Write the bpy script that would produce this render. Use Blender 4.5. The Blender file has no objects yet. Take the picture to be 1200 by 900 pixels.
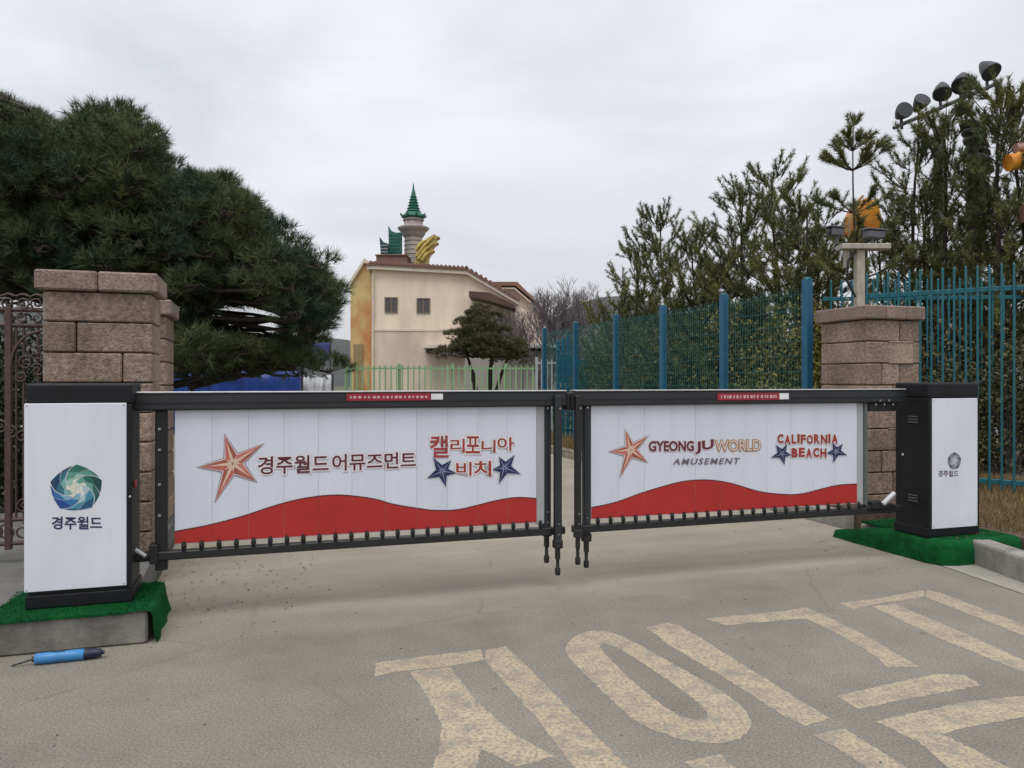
import bpy, bmesh, math, random
import numpy as np
from mathutils import Vector, Matrix, noise as mnoise

R = math.radians
random.seed(7)
rng = np.random.default_rng(11)
scene = bpy.context.scene
COL = scene.collection

# ------------------------------------------------------------------ camera
HC, F, HOR = 1.4, 900.0, 446.0          # eye height, focal length and horizon (photo pixels)
cam = bpy.data.cameras.new("camera")
cam.sensor_width = 36.0
cam.lens = 27.0
cam.shift_y = -4.0 / 1200.0
cam.clip_start = 0.05
cam.clip_end = 3000
cam_o = bpy.data.objects.new("camera", cam)
COL.objects.link(cam_o)
cam_o.location = (0, 0, HC)
cam_o.rotation_euler = (R(90), 0, 0)
scene.camera = cam_o

# ------------------------------------------------------------------ sky and sun (overcast)
SUN_EL, SUN_AZ = 66.0, 192.0              # azimuth clockwise from +Y
world = bpy.data.worlds.new("World")
scene.world = world
world.use_nodes = True
nt = world.node_tree
nt.nodes.clear()
wo = nt.nodes.new("ShaderNodeOutputWorld")
bg = nt.nodes.new("ShaderNodeBackground")
bg.inputs["Strength"].default_value = 0.1
sky = nt.nodes.new("ShaderNodeTexSky")
sky.sky_type = 'NISHITA'
sky.sun_disc = False
sky.sun_elevation = R(SUN_EL)
sky.sun_rotation = R(SUN_AZ)
sky.dust_density = 4.0
tc = nt.nodes.new("ShaderNodeTexCoord")
mp = nt.nodes.new("ShaderNodeMapping")
mp.inputs["Scale"].default_value = (1.0, 1.0, 2.6)
n1 = nt.nodes.new("ShaderNodeTexNoise")
n1.inputs["Scale"].default_value = 2.1
n1.inputs["Detail"].default_value = 6
n1.inputs["Roughness"].default_value = 0.5
n1.inputs["Distortion"].default_value = 0.4
cr = nt.nodes.new("ShaderNodeValToRGB")
cr.color_ramp.elements[0].position = 0.32
cr.color_ramp.elements[0].color = (5.1, 5.25, 5.6, 1)
cr.color_ramp.elements[1].position = 0.66
cr.color_ramp.elements[1].color = (6.9, 7.02, 7.35, 1)
# thin cloud round the sun is brighter, as in any overcast sky
sd = Vector((math.sin(R(SUN_AZ)) * math.cos(R(SUN_EL)), math.cos(R(SUN_AZ)) * math.cos(R(SUN_EL)), math.sin(R(SUN_EL))))
dot = nt.nodes.new("ShaderNodeVectorMath"); dot.operation = 'DOT_PRODUCT'
dot.inputs[1].default_value = sd
mx = nt.nodes.new("ShaderNodeMath"); mx.operation = 'MAXIMUM'; mx.inputs[1].default_value = 0
pw = nt.nodes.new("ShaderNodeMath"); pw.operation = 'POWER'; pw.inputs[1].default_value = 9.0
ml = nt.nodes.new("ShaderNodeMath"); ml.operation = 'MULTIPLY_ADD'
ml.inputs[1].default_value = 0.35; ml.inputs[2].default_value = 1.0
sc = nt.nodes.new("ShaderNodeVectorMath"); sc.operation = 'SCALE'
mixw = nt.nodes.new("ShaderNodeMixRGB"); mixw.inputs[0].default_value = 0.92
L = nt.links.new
L(tc.outputs["Generated"], mp.inputs["Vector"]); L(mp.outputs[0], n1.inputs["Vector"])
L(n1.outputs["Fac"], cr.inputs[0])
L(tc.outputs["Generated"], dot.inputs[0]); L(dot.outputs["Value"], mx.inputs[0]); L(mx.outputs[0], pw.inputs[0])
L(pw.outputs[0], ml.inputs[0]); L(cr.outputs[0], sc.inputs[0]); L(ml.outputs[0], sc.inputs["Scale"])
# an overcast sky brightens steadily towards the zenith
sepz = nt.nodes.new("ShaderNodeSeparateXYZ"); L(tc.outputs["Generated"], sepz.inputs[0])
zc = nt.nodes.new("ShaderNodeMath"); zc.operation = 'MAXIMUM'; zc.inputs[1].default_value = 0; L(sepz.outputs["Z"], zc.inputs[0])
zg = nt.nodes.new("ShaderNodeMath"); zg.operation = 'MULTIPLY_ADD'; zg.inputs[1].default_value = 0.75; zg.inputs[2].default_value = 1.0; L(zc.outputs[0], zg.inputs[0])
sc2 = nt.nodes.new("ShaderNodeVectorMath"); sc2.operation = 'SCALE'; L(sc.outputs[0], sc2.inputs[0]); L(zg.outputs[0], sc2.inputs["Scale"])
L(sky.outputs[0], mixw.inputs[1]); L(sc2.outputs[0], mixw.inputs[2])
L(mixw.outputs[0], bg.inputs["Color"]); L(bg.outputs[0], wo.inputs["Surface"])

sun = bpy.data.lights.new("sun", 'SUN')
sun.energy = 1.3
sun.angle = R(35)
sun.color = (1.0, 0.97, 0.93)
sun_o = bpy.data.objects.new("sun", sun)
COL.objects.link(sun_o)
sun_o.rotation_euler = (-sd).to_track_quat('-Z', 'Y').to_euler()

vs = scene.view_settings
vs.view_transform = 'Standard'; vs.look = 'None'; vs.exposure = 0.18; vs.gamma = 1
scene.cycles.max_bounces = 6

# ------------------------------------------------------------------ materials
MATS = {}
def mat(name, c1, c2=None, scale=6.0, rough=0.7, bump=0.0, bscale=None, metal=0.0, detail=5, spec=0.5,
        rnd=0.0, island=0.0, lo=0.35, hi=0.65, stretch=None, stain=None):
    """principled material: two-tone noise colour, optional bump, optional per-object / per-island variation"""
    if name in MATS: return MATS[name]
    m = bpy.data.materials.new(name); m.use_nodes = True
    t = m.node_tree; b = t.nodes["Principled BSDF"]
    b.inputs["Roughness"].default_value = rough
    b.inputs["Metallic"].default_value = metal
    b.inputs["Specular IOR Level"].default_value = spec
    co = t.nodes.new("ShaderNodeTexCoord")
    vec = co.outputs["Object"]
    if stretch:
        mp_ = t.nodes.new("ShaderNodeMapping"); mp_.inputs["Scale"].default_value = stretch
        t.links.new(vec, mp_.inputs["Vector"]); vec = mp_.outputs[0]
    c2 = c2 or tuple(x * 0.85 for x in c1)
    nz = t.nodes.new("ShaderNodeTexNoise"); nz.inputs["Scale"].default_value = scale; nz.inputs["Detail"].default_value = detail
    nz.inputs["Roughness"].default_value = 0.6
    t.links.new(vec, nz.inputs["Vector"])
    rp = t.nodes.new("ShaderNodeValToRGB")
    rp.color_ramp.elements[0].position = lo; rp.color_ramp.elements[0].color = (*c1, 1)
    rp.color_ramp.elements[1].position = hi; rp.color_ramp.elements[1].color = (*c2, 1)
    t.links.new(nz.outputs["Fac"], rp.inputs[0])
    out = rp.outputs[0]
    for amt, kind in ((rnd, 'o'), (island, 'i')):
        if not amt: continue
        if kind == 'o':
            s = t.nodes.new("ShaderNodeObjectInfo").outputs["Random"]
        else:
            s = t.nodes.new("ShaderNodeNewGeometry").outputs["Random Per Island"]
        mr = t.nodes.new("ShaderNodeMapRange")
        mr.inputs["To Min"].default_value = 1 - amt; mr.inputs["To Max"].default_value = 1 + amt
        t.links.new(s, mr.inputs["Value"])
        hs = t.nodes.new("ShaderNodeHueSaturation")
        t.links.new(mr.outputs[0], hs.inputs["Value"]); t.links.new(out, hs.inputs["Color"])
        out = hs.outputs[0]
    if stain:                                   # weathering: large soft blotches, (scale, darkest value, stretch)
        sm_ = t.nodes.new("ShaderNodeMapping"); sm_.inputs["Scale"].default_value = stain[2] if len(stain) > 2 else (1, 1, 1)
        t.links.new(co.outputs["Object"], sm_.inputs["Vector"])
        sn = t.nodes.new("ShaderNodeTexNoise"); sn.inputs["Scale"].default_value = stain[0]; sn.inputs["Detail"].default_value = 7
        sn.inputs["Roughness"].default_value = .68
        t.links.new(sm_.outputs[0], sn.inputs["Vector"])
        sr = t.nodes.new("ShaderNodeMapRange"); sr.inputs["From Min"].default_value = .36; sr.inputs["From Max"].default_value = .60
        sr.inputs["To Min"].default_value = stain[1]; sr.inputs["To Max"].default_value = 1.05
        t.links.new(sn.outputs["Fac"], sr.inputs["Value"])
        sx = t.nodes.new("ShaderNodeVectorMath"); sx.operation = 'SCALE'
        t.links.new(out, sx.inputs[0]); t.links.new(sr.outputs[0], sx.inputs["Scale"]); out = sx.outputs[0]
    t.links.new(out, b.inputs["Base Color"])
    if bump:
        n2 = t.nodes.new("ShaderNodeTexNoise"); n2.inputs["Scale"].default_value = bscale or scale * 3
        n2.inputs["Detail"].default_value = 6
        t.links.new(vec, n2.inputs["Vector"])
        bp = t.nodes.new("ShaderNodeBump"); bp.inputs["Strength"].default_value = bump
        bp.inputs["Distance"].default_value = 0.01
        t.links.new(n2.outputs["Fac"], bp.inputs["Height"]); t.links.new(bp.outputs[0], b.inputs["Normal"])
    MATS[name] = m
    return m

black = mat("black_paint", (.006, .0065, .008), (.009, .0095, .012), 8, .5, .05, 200, spec=.3)
rail_grey = mat("rail_grey", (.015, .018, .022), (.022, .025, .030), 5, .42, .03, 120)
rail_dark = mat("rail_dark", (.008, .009, .010), (.014, .014, .014), 9, .5, .05, 90)
alu = mat("aluminium", (.62, .62, .62), (.5, .5, .5), 20, .35, metal=.6)
steel = mat("bright_steel", (.55, .55, .56), None, 20, .3, metal=1)
white_board = mat("white_board", (.64, .67, .74), (.61, .64, .71), 2.2, .42, .02, 60, rnd=.03, stain=(1.1, .95, (2.2, 1, .5)))
board_grey = mat("grey_board", (.40, .41, .42), (.34, .35, .36), 3, .5)
print_red = mat("print_red", (.42, .022, .018), (.37, .019, .016), 3, .42, rnd=0)
white_panel = mat("white_panel", (.68, .70, .76), (.65, .67, .73), 1.5, .38, stain=(1.2, .955, (2.0, 1, .6)))
turf = mat("artificial_turf", (.004, .075, .018), (.008, .12, .030), 60, .9, .9, 260, spec=.1, stain=(5, .55))
concrete = mat("concrete", (.27, .25, .22), (.17, .158, .14), 7, .9, .35, 60, lo=.3, hi=.75, stain=(2.6, .50))
kerb_m = mat("kerb_concrete", (.36, .34, .30), (.25, .235, .21), 6, .9, .5, 60, rnd=.1, stain=(3.5, .62))
pave_m = mat("pavement_concrete", (.17, .165, .155), (.11, .108, .10), 4, .9, .3, 60)
block_m = mat("split_stone", (.40, .305, .235), (.14, .10, .08), 38, .95, 1.0, 70, rnd=.24, detail=8, lo=.28, hi=.72, stain=(1.9, .60, (1, 1, .6)))
cap_m = mat("cap_stone", (.36, .27, .225), (.125, .092, .082), 55, .95, 1.0, 90, rnd=.16, detail=8, lo=.28, hi=.75, stain=(3, .65))
mortar_m = mat("mortar", (.10, .085, .075), (.07, .06, .05), 30, .95)
iron_m = mat("wrought_iron", (.090, .050, .042), (.06, .035, .03), 30, .55, .2, 200)
teal = mat("teal_paint", (.006, .125, .15), (.008, .10, .135), 6, .5, rnd=.1)
blue_post = mat("blue_post_paint", (.008, .105, .19), (.008, .085, .16), 6, .45, rnd=.12)
wire_m = mat("green_wire", (.016, .15, .15), None, 6, .5)
cctv_m = mat("cream_paint", (.40, .37, .31), (.30, .27, .22), 14, .6)
cam_dark = mat("camera_grey", (.10, .105, .12), (.08, .08, .09), 10, .4)
cam_white = mat("camera_white", (.55, .56, .58), None, 10, .4)
glass_dark = mat("dark_glass", (.02, .025, .03), None, 3, .08)
rubber = mat("rubber", (.012, .012, .012), None, 10, .8)
bark = mat("pine_bark", (.060, .042, .032), (.025, .018, .014), 14, .95, 1, 30, stretch=(1, 1, .3))
bark_grey = mat("grey_bark", (.12, .095, .088), (.07, .055, .052), 14, .95, .8, 30)
twig_m = mat("bare_twigs", (.20, .165, .17), (.14, .115, .125), 5, .95)
needle_dark = mat("needles_dark", (.030, .060, .038), (.098, .118, .042), 1.3, .75, island=.45, spec=.25, detail=3)
needle_mid = mat("needles_mid", (.095, .122, .062), (.20, .19, .062), 1.1, .75, island=.4, rnd=.12, spec=.2, detail=3)
needle_round = mat("needles_olive", (.070, .074, .034), (.13, .112, .056), 1.1, .8, island=.4, spec=.2)
leaf_olive = mat("leaves_olive", (.12, .125, .030), (.19, .145, .042), 1.0, .8, island=.4, rnd=.2, spec=.2)
grass_dry = mat("grass_dry", (.26, .19, .095), (.16, .125, .055), 2, .95, island=.4, spec=.1)
grass_green = mat("grass_green", (.06, .14, .025), (.09, .15, .035), 1.2, .95, island=.4, spec=.1)
soil_m = mat("soil", (.13, .095, .06), (.075, .055, .038), 6, .95, .8, 30)
land_m = mat("land", (.11, .10, .06), (.07, .075, .04), .5, .95, .4, 8)
hill_m = mat("hill_woods", (.040, .047, .044), (.058, .062, .058), .12, .95, 1, .6)  # grey of distant haze is mixed into the woods colour
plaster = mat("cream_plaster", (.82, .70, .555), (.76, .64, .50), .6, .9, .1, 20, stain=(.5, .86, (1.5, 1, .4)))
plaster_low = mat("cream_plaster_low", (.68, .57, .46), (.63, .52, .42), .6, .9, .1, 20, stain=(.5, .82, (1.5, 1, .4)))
trim_m = mat("pale_trim", (.70, .60, .50), None, 2, .8)
tile_m = mat("roof_tile", (.25, .125, .085), (.17, .105, .09), 3, .8, .5, 8)
wing_wall = mat("wing_plaster", (.46, .38, .32), (.40, .33, .28), .6, .9)
frame_br = mat("window_frame", (.20, .16, .12), None, 5, .7)
win_glass = mat("window_glass", (.06, .055, .05), (.10, .09, .08), 2, .15)
tower_stone = mat("tower_stone", (.52, .45, .42), (.42, .36, .34), 2, .9)
tower_ring = mat("tower_ring", (.23, .20, .21), (.33, .29, .27), 2, .8)
green_roof = mat("green_tile", (.018, .15, .085), (.010, .10, .075), 4, .5)
green_wall_m = mat("green_cladding", (.020, .16, .11), (.012, .10, .085), 2, .5)
gold_m = mat("gold_paint", (.55, .42, .10), (.34, .26, .08), 1.4, .5)
rust_m = mat("rust_awning", (.10, .055, .035), (.07, .04, .03), 2, .8)
fence_green = mat("pale_green_paint", (.24, .40, .20), None, 5, .6, rnd=.15)
fence_white = mat("pale_grey_paint", (.42, .44, .45), None, 5, .6, rnd=.1)
blue_tarp = mat("blue_tarpaulin", (.012, .055, .30), (.010, .04, .21), 1.2, .45, .3, 3)
blue_band = mat("blue_cloth", (.035, .05, .19), (.025, .035, .13), 3, .7)
white_sheet = mat("white_sheet", (.62, .63, .66), (.5, .51, .55), 1.5, .7, .3, 4)
orange_m = mat("orange_paint", (.80, .36, .03), (.52, .15, .02), 3.2, .55, lo=.38, hi=.62)
ride_black = mat("ride_black", (.020, .022, .026), (.03, .032, .036), 3, .5)
ride_steel = mat("ride_steel", (.07, .072, .07), (.05, .05, .05), 3, .6)
tool_blue = mat("tool_blue", (.045, .22, .50), (.04, .19, .42), 12, .4)
tool_navy = mat("tool_navy", (.010, .014, .040), None, 12, .5)
pebble_m = mat("pebbles", (.22, .21, .19), (.10, .095, .09), 9, .9)
pr_maroon = mat("print_maroon", (.115, .012, .022), None, 4, .45)
pr_pink = mat("print_pale_outline", (.74, .62, .66), None, 4, .45)
pr_redletter = mat("print_red_letters", (.36, .035, .03), (.24, .04, .02), 9, .45)
pr_gold = mat("print_gold", (.46, .25, .05), None, 4, .45)
pr_grey = mat("print_grey", (.16, .13, .15), None, 4, .45)
pr_navy = mat("print_navy", (.012, .016, .085), None, 4, .45)
pr_sky = mat("print_pale_blue", (.45, .52, .70), None, 4, .45)
pr_white = mat("print_white", (.80, .80, .82), None, 4, .45)
pr_dark = mat("print_black", (.03, .025, .03), None, 4, .45)
st_a = mat("star_brown", (.26, .055, .04), (.40, .13, .075), 14, .45)
st_b = mat("star_rose", (.44, .085, .07), (.56, .20, .15), 14, .45)
st_c = mat("star_peach", (.68, .50, .38), (.62, .42, .34), 14, .45)
sticker_red = mat("sticker_red", (.30, .018, .03), None, 4, .4)

def road_material():
    m = bpy.data.materials.new("asphalt"); m.use_nodes = True
    t = m.node_tree; b = t.nodes["Principled BSDF"]; N = t.nodes.new; K = t.links.new
    b.inputs["Roughness"].default_value = .88; b.inputs["Specular IOR Level"].default_value = .3
    co = N("ShaderNodeTexCoord")
    rot = N("ShaderNodeMapping"); rot.inputs["Rotation"].default_value = (0, 0, -math.atan2(1.71, 5.3))
    K(co.outputs["Object"], rot.inputs["Vector"])
    def noise(scale, detail=5, rough=.6, vec=None):
        n = N("ShaderNodeTexNoise"); n.inputs["Scale"].default_value = scale; n.inputs["Detail"].default_value = detail
        n.inputs["Roughness"].default_value = rough
        K(vec or co.outputs["Object"], n.inputs["Vector"]); return n.outputs["Fac"]
    def ramp(f, p0, c0, p1, c1):
        r = N("ShaderNodeValToRGB"); r.color_ramp.elements[0].position = p0; r.color_ramp.elements[0].color = (*c0, 1)
        r.color_ramp.elements[1].position = p1; r.color_ramp.elements[1].color = (*c1, 1); K(f, r.inputs[0]); return r.outputs[0]
    def mixc(f, a, c, mode='MIX'):
        x = N("ShaderNodeMixRGB"); x.blend_type = mode
        if isinstance(f, float): x.inputs[0].default_value = f
        else: K(f, x.inputs[0])
        K(a, x.inputs[1]); K(c, x.inputs[2]); return x.outputs[0]
    st = N("ShaderNodeMapping"); st.inputs["Scale"].default_value = (.35, 1.6, 1); K(rot.outputs[0], st.inputs["Vector"])
    asph = ramp(noise(2.0, 8, .65), .3, (.198, .186, .160), .7, (.262, .246, .212))
    grain = ramp(noise(95, 4, .85), .36, (.42, .42, .44), .64, (1.5, 1.47, 1.40))
    asph = mixc(.8, asph, grain, 'MULTIPLY')
    conc = ramp(noise(1.1, 8, .7, st.outputs[0]), .3, (.255, .232, .192), .7, (.35, .32, .262))
    conc = mixc(.5, conc, grain, 'MULTIPLY')
    # dusty worn band beside the gate: distance along the direction the gate faces
    sep = N("ShaderNodeSeparateXYZ"); K(rot.outputs[0], sep.inputs[0])
    nb = N("ShaderNodeMath"); nb.operation = 'MULTIPLY_ADD'; nb.inputs[1].default_value = 1.5
    K(noise(.9, 5, .6, st.outputs[0]), nb.inputs[0]); K(sep.outputs["Y"], nb.inputs[2])
    mr = N("ShaderNodeMapRange"); mr.interpolation_type = 'SMOOTHSTEP'
    mr.inputs["From Min"].default_value = 4.95; mr.inputs["From Max"].default_value = 6.0
    K(nb.outputs[0], mr.inputs["Value"])
    c = mixc(mr.outputs[0], asph, conc)
    # old stains
    stn = ramp(noise(.55, 6, .6), .42, (.84, .83, .82), .62, (1.06, 1.05, 1.03))
    c = mixc(.75, c, stn, 'MULTIPLY')
    # cracks with a broken course, and scattered dark spots
    wv = N("ShaderNodeMixRGB"); wv.inputs[0].default_value = .12; K(co.outputs["Object"], wv.inputs[1])
    nn = N("ShaderNodeTexNoise"); nn.inputs["Scale"].default_value = 3; nn.inputs["Detail"].default_value = 5; K(co.outputs["Object"], nn.inputs["Vector"]); K(nn.outputs["Color"], wv.inputs[2])
    vo = N("ShaderNodeTexVoronoi"); vo.feature = 'DISTANCE_TO_EDGE'; vo.inputs["Scale"].default_value = .42; K(wv.outputs[0], vo.inputs["Vector"])
    ck = ramp(vo.outputs["Distance"], .0, (1, 1, 1), .006, (0, 0, 0))
    gate_ = ramp(noise(.8, 3, .5), .50, (0, 0, 0), .58, (.25, .25, .25))
    cm = N("ShaderNodeMixRGB"); cm.blend_type = 'MULTIPLY'; cm.inputs[0].default_value = 1; K(ck, cm.inputs[1]); K(gate_, cm.inputs[2])
    dk = N("ShaderNodeRGB"); dk.outputs[0].default_value = (.07, .065, .06, 1)
    c = mixc(cm.outputs[0], c, dk.outputs[0])
    sp = ramp(noise(9, 2, .5), .735, (0, 0, 0), .76, (.4, .4, .4)); c = mixc(sp, c, dk.outputs[0])
    K(c, b.inputs["Base Color"])
    bp = N("ShaderNodeBump"); bp.inputs["Strength"].default_value = .55; bp.inputs["Distance"].default_value = .006
    K(noise(130, 4, .8), bp.inputs["Height"]); K(bp.outputs[0], b.inputs["Normal"])
    return m
asphalt = road_material()

def paint_material():
    m = bpy.data.materials.new("worn_road_paint"); m.use_nodes = True
    t = m.node_tree; b = t.nodes["Principled BSDF"]; N = t.nodes.new; K = t.links.new
    b.inputs["Roughness"].default_value = .85; b.inputs["Specular IOR Level"].default_value = .3
    co = N("ShaderNodeTexCoord")
    def noise(s, d, r):
        n = N("ShaderNodeTexNoise"); n.inputs["Scale"].default_value = s; n.inputs["Detail"].default_value = d; n.inputs["Roughness"].default_value = r
        K(co.outputs["Object"], n.inputs["Vector"]); return n.outputs["Fac"]
    def ramp(f, p0, c0, p1, c1):
        r = N("ShaderNodeValToRGB"); r.color_ramp.elements[0].position = p0; r.color_ramp.elements[0].color = (*c0, 1)
        r.color_ramp.elements[1].position = p1; r.color_ramp.elements[1].color = (*c1, 1); K(f, r.inputs[0]); return r.outputs[0]
    base = ramp(noise(1.8, 6, .6), .3, (.50, .40, .275), .7, (.40, .32, .215))
    wear = ramp(noise(62, 3, .75), .41, (0, 0, 0), .52, (1, 1, 1))
    patch = ramp(noise(7, 9, .85), .40, (.12, .12, .12), .54, (1, 1, 1))
    mm = N("ShaderNodeMixRGB"); mm.blend_type = 'MULTIPLY'; mm.inputs[0].default_value = .9; K(patch, mm.inputs[1]); K(wear, mm.inputs[2])
    mr = N("ShaderNodeMapRange"); mr.inputs["To Min"].default_value = .08; K(mm.outputs[0], mr.inputs["Value"])
    x = N("ShaderNodeMixRGB"); K(mr.outputs[0], x.inputs[0]); x.inputs[1].default_value = (.20, .188, .165, 1); K(base, x.inputs[2])
    K(x.outputs[0], b.inputs["Base Color"])
    bp = N("ShaderNodeBump"); bp.inputs["Strength"].default_value = .5; bp.inputs["Distance"].default_value = .005
    K(noise(130, 4, .8), bp.inputs["Height"]); K(bp.outputs[0], b.inputs["Normal"])
    return m
road_paint = paint_material()

# ------------------------------------------------------------------ helpers
def link(o, parent=None):
    COL.objects.link(o)
    if parent is not None: o.parent = parent
    return o
def tag(o, label=None, cat=None, group=None, kind=None):
    if label: o["label"] = label
    if cat: o["category"] = cat
    if group: o["group"] = group
    if kind: o["kind"] = kind
    return o
def thing(name, label, cat, loc=(0, 0, 0), rz=0.0, group=None):
    o = bpy.data.objects.new(name, None); o.empty_display_size = .2
    o.location = loc; o.rotation_euler = (0, 0, rz)
    link(o); return tag(o, label, cat, group)

class MB:
    """collects shapes, builds ONE mesh object"""
    def __init__(s): s.v = []; s.f = []; s.mi = []; s.cur = 0; s.sm = []
    def add(s, vs, fs, smooth=False):
        k = len(s.v); s.v += [tuple(v) for v in vs]
        for f in fs: s.f.append(tuple(i + k for i in f)); s.mi.append(s.cur); s.sm.append(smooth)
        return s
    def box(s, x0, x1, y0, y1, z0, z1, bev=0.0, M=None, seg=1):
        if bev:
            bm = bmesh.new(); bmesh.ops.create_cube(bm, size=1)
            for v in bm.verts:
                v.co = ((x0 + x1) / 2 + v.co.x * (x1 - x0), (y0 + y1) / 2 + v.co.y * (y1 - y0), (z0 + z1) / 2 + v.co.z * (z1 - z0))
            bmesh.ops.bevel(bm, geom=list(bm.edges), offset=bev, segments=seg, affect='EDGES', profile=.5)
            bm.verts.index_update()
            vs = [v.co.copy() for v in bm.verts]; fs = [[v.index for v in f.verts] for f in bm.faces]; bm.free()
        else:
            vs = [Vector((x, y, z)) for z in (z0, z1) for y in (y0, y1) for x in (x0, x1)]
            fs = [(0, 2, 3, 1), (4, 5, 7, 6), (0, 1, 5, 4), (2, 6, 7, 3), (0, 4, 6, 2), (1, 3, 7, 5)]
        if M is not None: vs = [M @ v for v in vs]
        return s.add(vs, fs, False)
    def tube(s, pts, r, n=6, caps=True, smooth=True):
        pts = [Vector(p) for p in pts]; m = len(pts)
        rs = r if isinstance(r, (list, tuple)) else [r] * m
        k = len(s.v); ref = None; vs = []
        for i, p in enumerate(pts):
            d = (pts[min(i + 1, m - 1)] - pts[max(i - 1, 0)]); d = d.normalized() if d.length > 1e-9 else Vector((0, 0, 1))
            if ref is None:
                ref = d.orthogonal().normalized()
            ref = (ref - d * ref.dot(d)); ref = ref.normalized() if ref.length > 1e-6 else d.orthogonal().normalized()
            b = d.cross(ref)
            for j in range(n):
                a = 2 * math.pi * j / n
                vs.append(p + (ref * math.cos(a) + b * math.sin(a)) * rs[i])
        fs = [(i * n + j, i * n + (j + 1) % n, (i + 1) * n + (j + 1) % n, (i + 1) * n + j) for i in range(m - 1) for j in range(n)]
        s.add(vs, fs, smooth)
        if caps: s.add(vs[:n], [tuple(range(n))[::-1]]); s.add(vs[-n:], [tuple(range(n))])
        return s
    def lathe(s, prof, n=16, c=(0, 0, 0), M=None, smooth=True):
        vs = [Vector((c[0] + r * math.cos(2 * math.pi * j / n), c[1] + r * math.sin(2 * math.pi * j / n), c[2] + z)) for r, z in prof for j in range(n)]
        if M is not None: vs = [M @ v for v in vs]
        m = len(prof)
        s.add(vs, [(i * n + j, i * n + (j + 1) % n, (i + 1) * n + (j + 1) % n, (i + 1) * n + j) for i in range(m - 1) for j in range(n)], smooth)
        s.add(vs[:n], [tuple(range(n))[::-1]]); s.add(vs[-n:], [tuple(range(n))])
        return s
    def prism(s, poly, y0, y1):
        """polygon in x,z extruded between y0 and y1"""
        n = len(poly)
        vs = [(x, y0, z) for x, z in poly] + [(x, y1, z) for x, z in poly]
        fs = [tuple(range(n)), tuple(range(2 * n - 1, n - 1, -1))] + [(i, i + n, (i + 1) % n + n, (i + 1) % n) for i in range(n)]
        return s.add(vs, fs)
    def sheet(s, poly, y):
        """flat print in the x,z plane facing -y"""
        ar = sum(poly[i][0] * poly[(i + 1) % len(poly)][1] - poly[(i + 1) % len(poly)][0] * poly[i][1] for i in range(len(poly)))
        if ar < 0: poly = poly[::-1]
        return s.add([(x, y, z) for x, z in poly], [tuple(range(len(poly)))])
    def mesh(s, name, mats):
        me = bpy.data.meshes.new(name)
        me.from_pydata(s.v, [], s.f)
        for m in (mats if isinstance(mats, (list, tuple)) else [mats]): me.materials.append(m)
        me.polygons.foreach_set("material_index", s.mi)
        me.polygons.foreach_set("use_smooth", s.sm)
        bm = bmesh.new(); bm.from_mesh(me); bmesh.ops.recalc_face_normals(bm, faces=bm.faces) if s.fixn else None
        bm.to_mesh(me); bm.free(); me.update()
        return me
    fixn = True
    def build(s, name, mats, parent=None):
        return link(bpy.data.objects.new(name, s.mesh(name, mats)), parent)
def flat():
    m = MB(); m.fixn = False; return m
def inst(name, me, parent, loc=(0, 0, 0), rz=0.0):
    o = bpy.data.objects.new(name, me); o.location = loc; o.rotation_euler = (0, 0, rz)
    return link(o, parent)

def at(px, py, Y):
    return Vector(((px - 600) * Y / F, Y, HC - (py - HOR) * Y / F))
def gnd(px, py, h=0.0):
    Y = (HC - h) * F / (py - HOR); return Vector(((px - 600) * Y / F, Y, h))

# gate frame: t along the gate, s behind it, h up
GA = Vector((-2.15, 4.41, 0)); GANG = math.atan2(1.71, 5.3)
CU, SU = math.cos(GANG), math.sin(GANG)
def G(t, s=0.0, h=0.0): return Vector((GA.x + CU * t - SU * s, GA.y + SU * t + CU * s, h))
def gp(px, py, s=0.0):
    k = (px - 600) / F; x0 = GA.x - SU * s; y0 = GA.y + CU * s
    t = (k * y0 - x0) / (CU - k * SU); Y = y0 + SU * t
    return t, HC - (py - HOR) * Y / F
def gt(px, s=0.0): return gp(px, HOR, s)[0]

# ---- lettering: built-in font turned into flat print
def text_geo(body, off, space=1.0, shear=0.0):
    c = bpy.data.curves.new("lettering", 'FONT'); c.body = body; c.size = 1; c.offset = off
    c.space_character = space; c.shear = shear; c.resolution_u = 3
    o = bpy.data.objects.new("lettering", c); COL.objects.link(o)
    dg = bpy.context.evaluated_depsgraph_get()
    me = bpy.data.meshes.new_from_object(o.evaluated_get(dg))
    vs = [(v.co.x, v.co.y) for v in me.vertices]; fs = [tuple(p.vertices) for p in me.polygons]
    bpy.data.objects.remove(o); bpy.data.curves.remove(c); bpy.data.meshes.remove(me)
    return vs, fs
def letter_print(mb_layers, body, quad, y, offs, space=1.0, shear=0.0):
    """body set inside quad (t0,h0,t1,h1,skew) ; one layer per (offset, MB, material slot)"""
    t0, h0, t1, h1 = quad[:4]; skew = quad[4] if len(quad) > 4 else 0.0
    base, _ = text_geo(body, offs[0][0], space, shear)
    xa = min(v[0] for v in base); xb = max(v[0] for v in base); ya = min(v[1] for v in base); yb = max(v[1] for v in base)
    for k, (off, mb, slot) in enumerate(offs):
        vs, fs = text_geo(body, off, space, shear)
        if len(offs) > 1 and k > 0: pass
        mb.cur = slot
        out = []
        for (x, z) in vs:
            u = (x - xa) / (xb - xa); w = (z - ya) / (yb - ya)
            out.append((t0 + (t1 - t0) * u, y + k * .0012, h0 + (h1 - h0) * w + skew * u))
        # face towards -y
        fo = []
        for f in fs:
            a, b_, c_ = [Vector((out[i][0], out[i][2], 0)) for i in f[:3]]
            fo.append(f if (b_ - a).cross(c_ - a).z > 0 else f[::-1])
        mb.add(out, fo)

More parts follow.
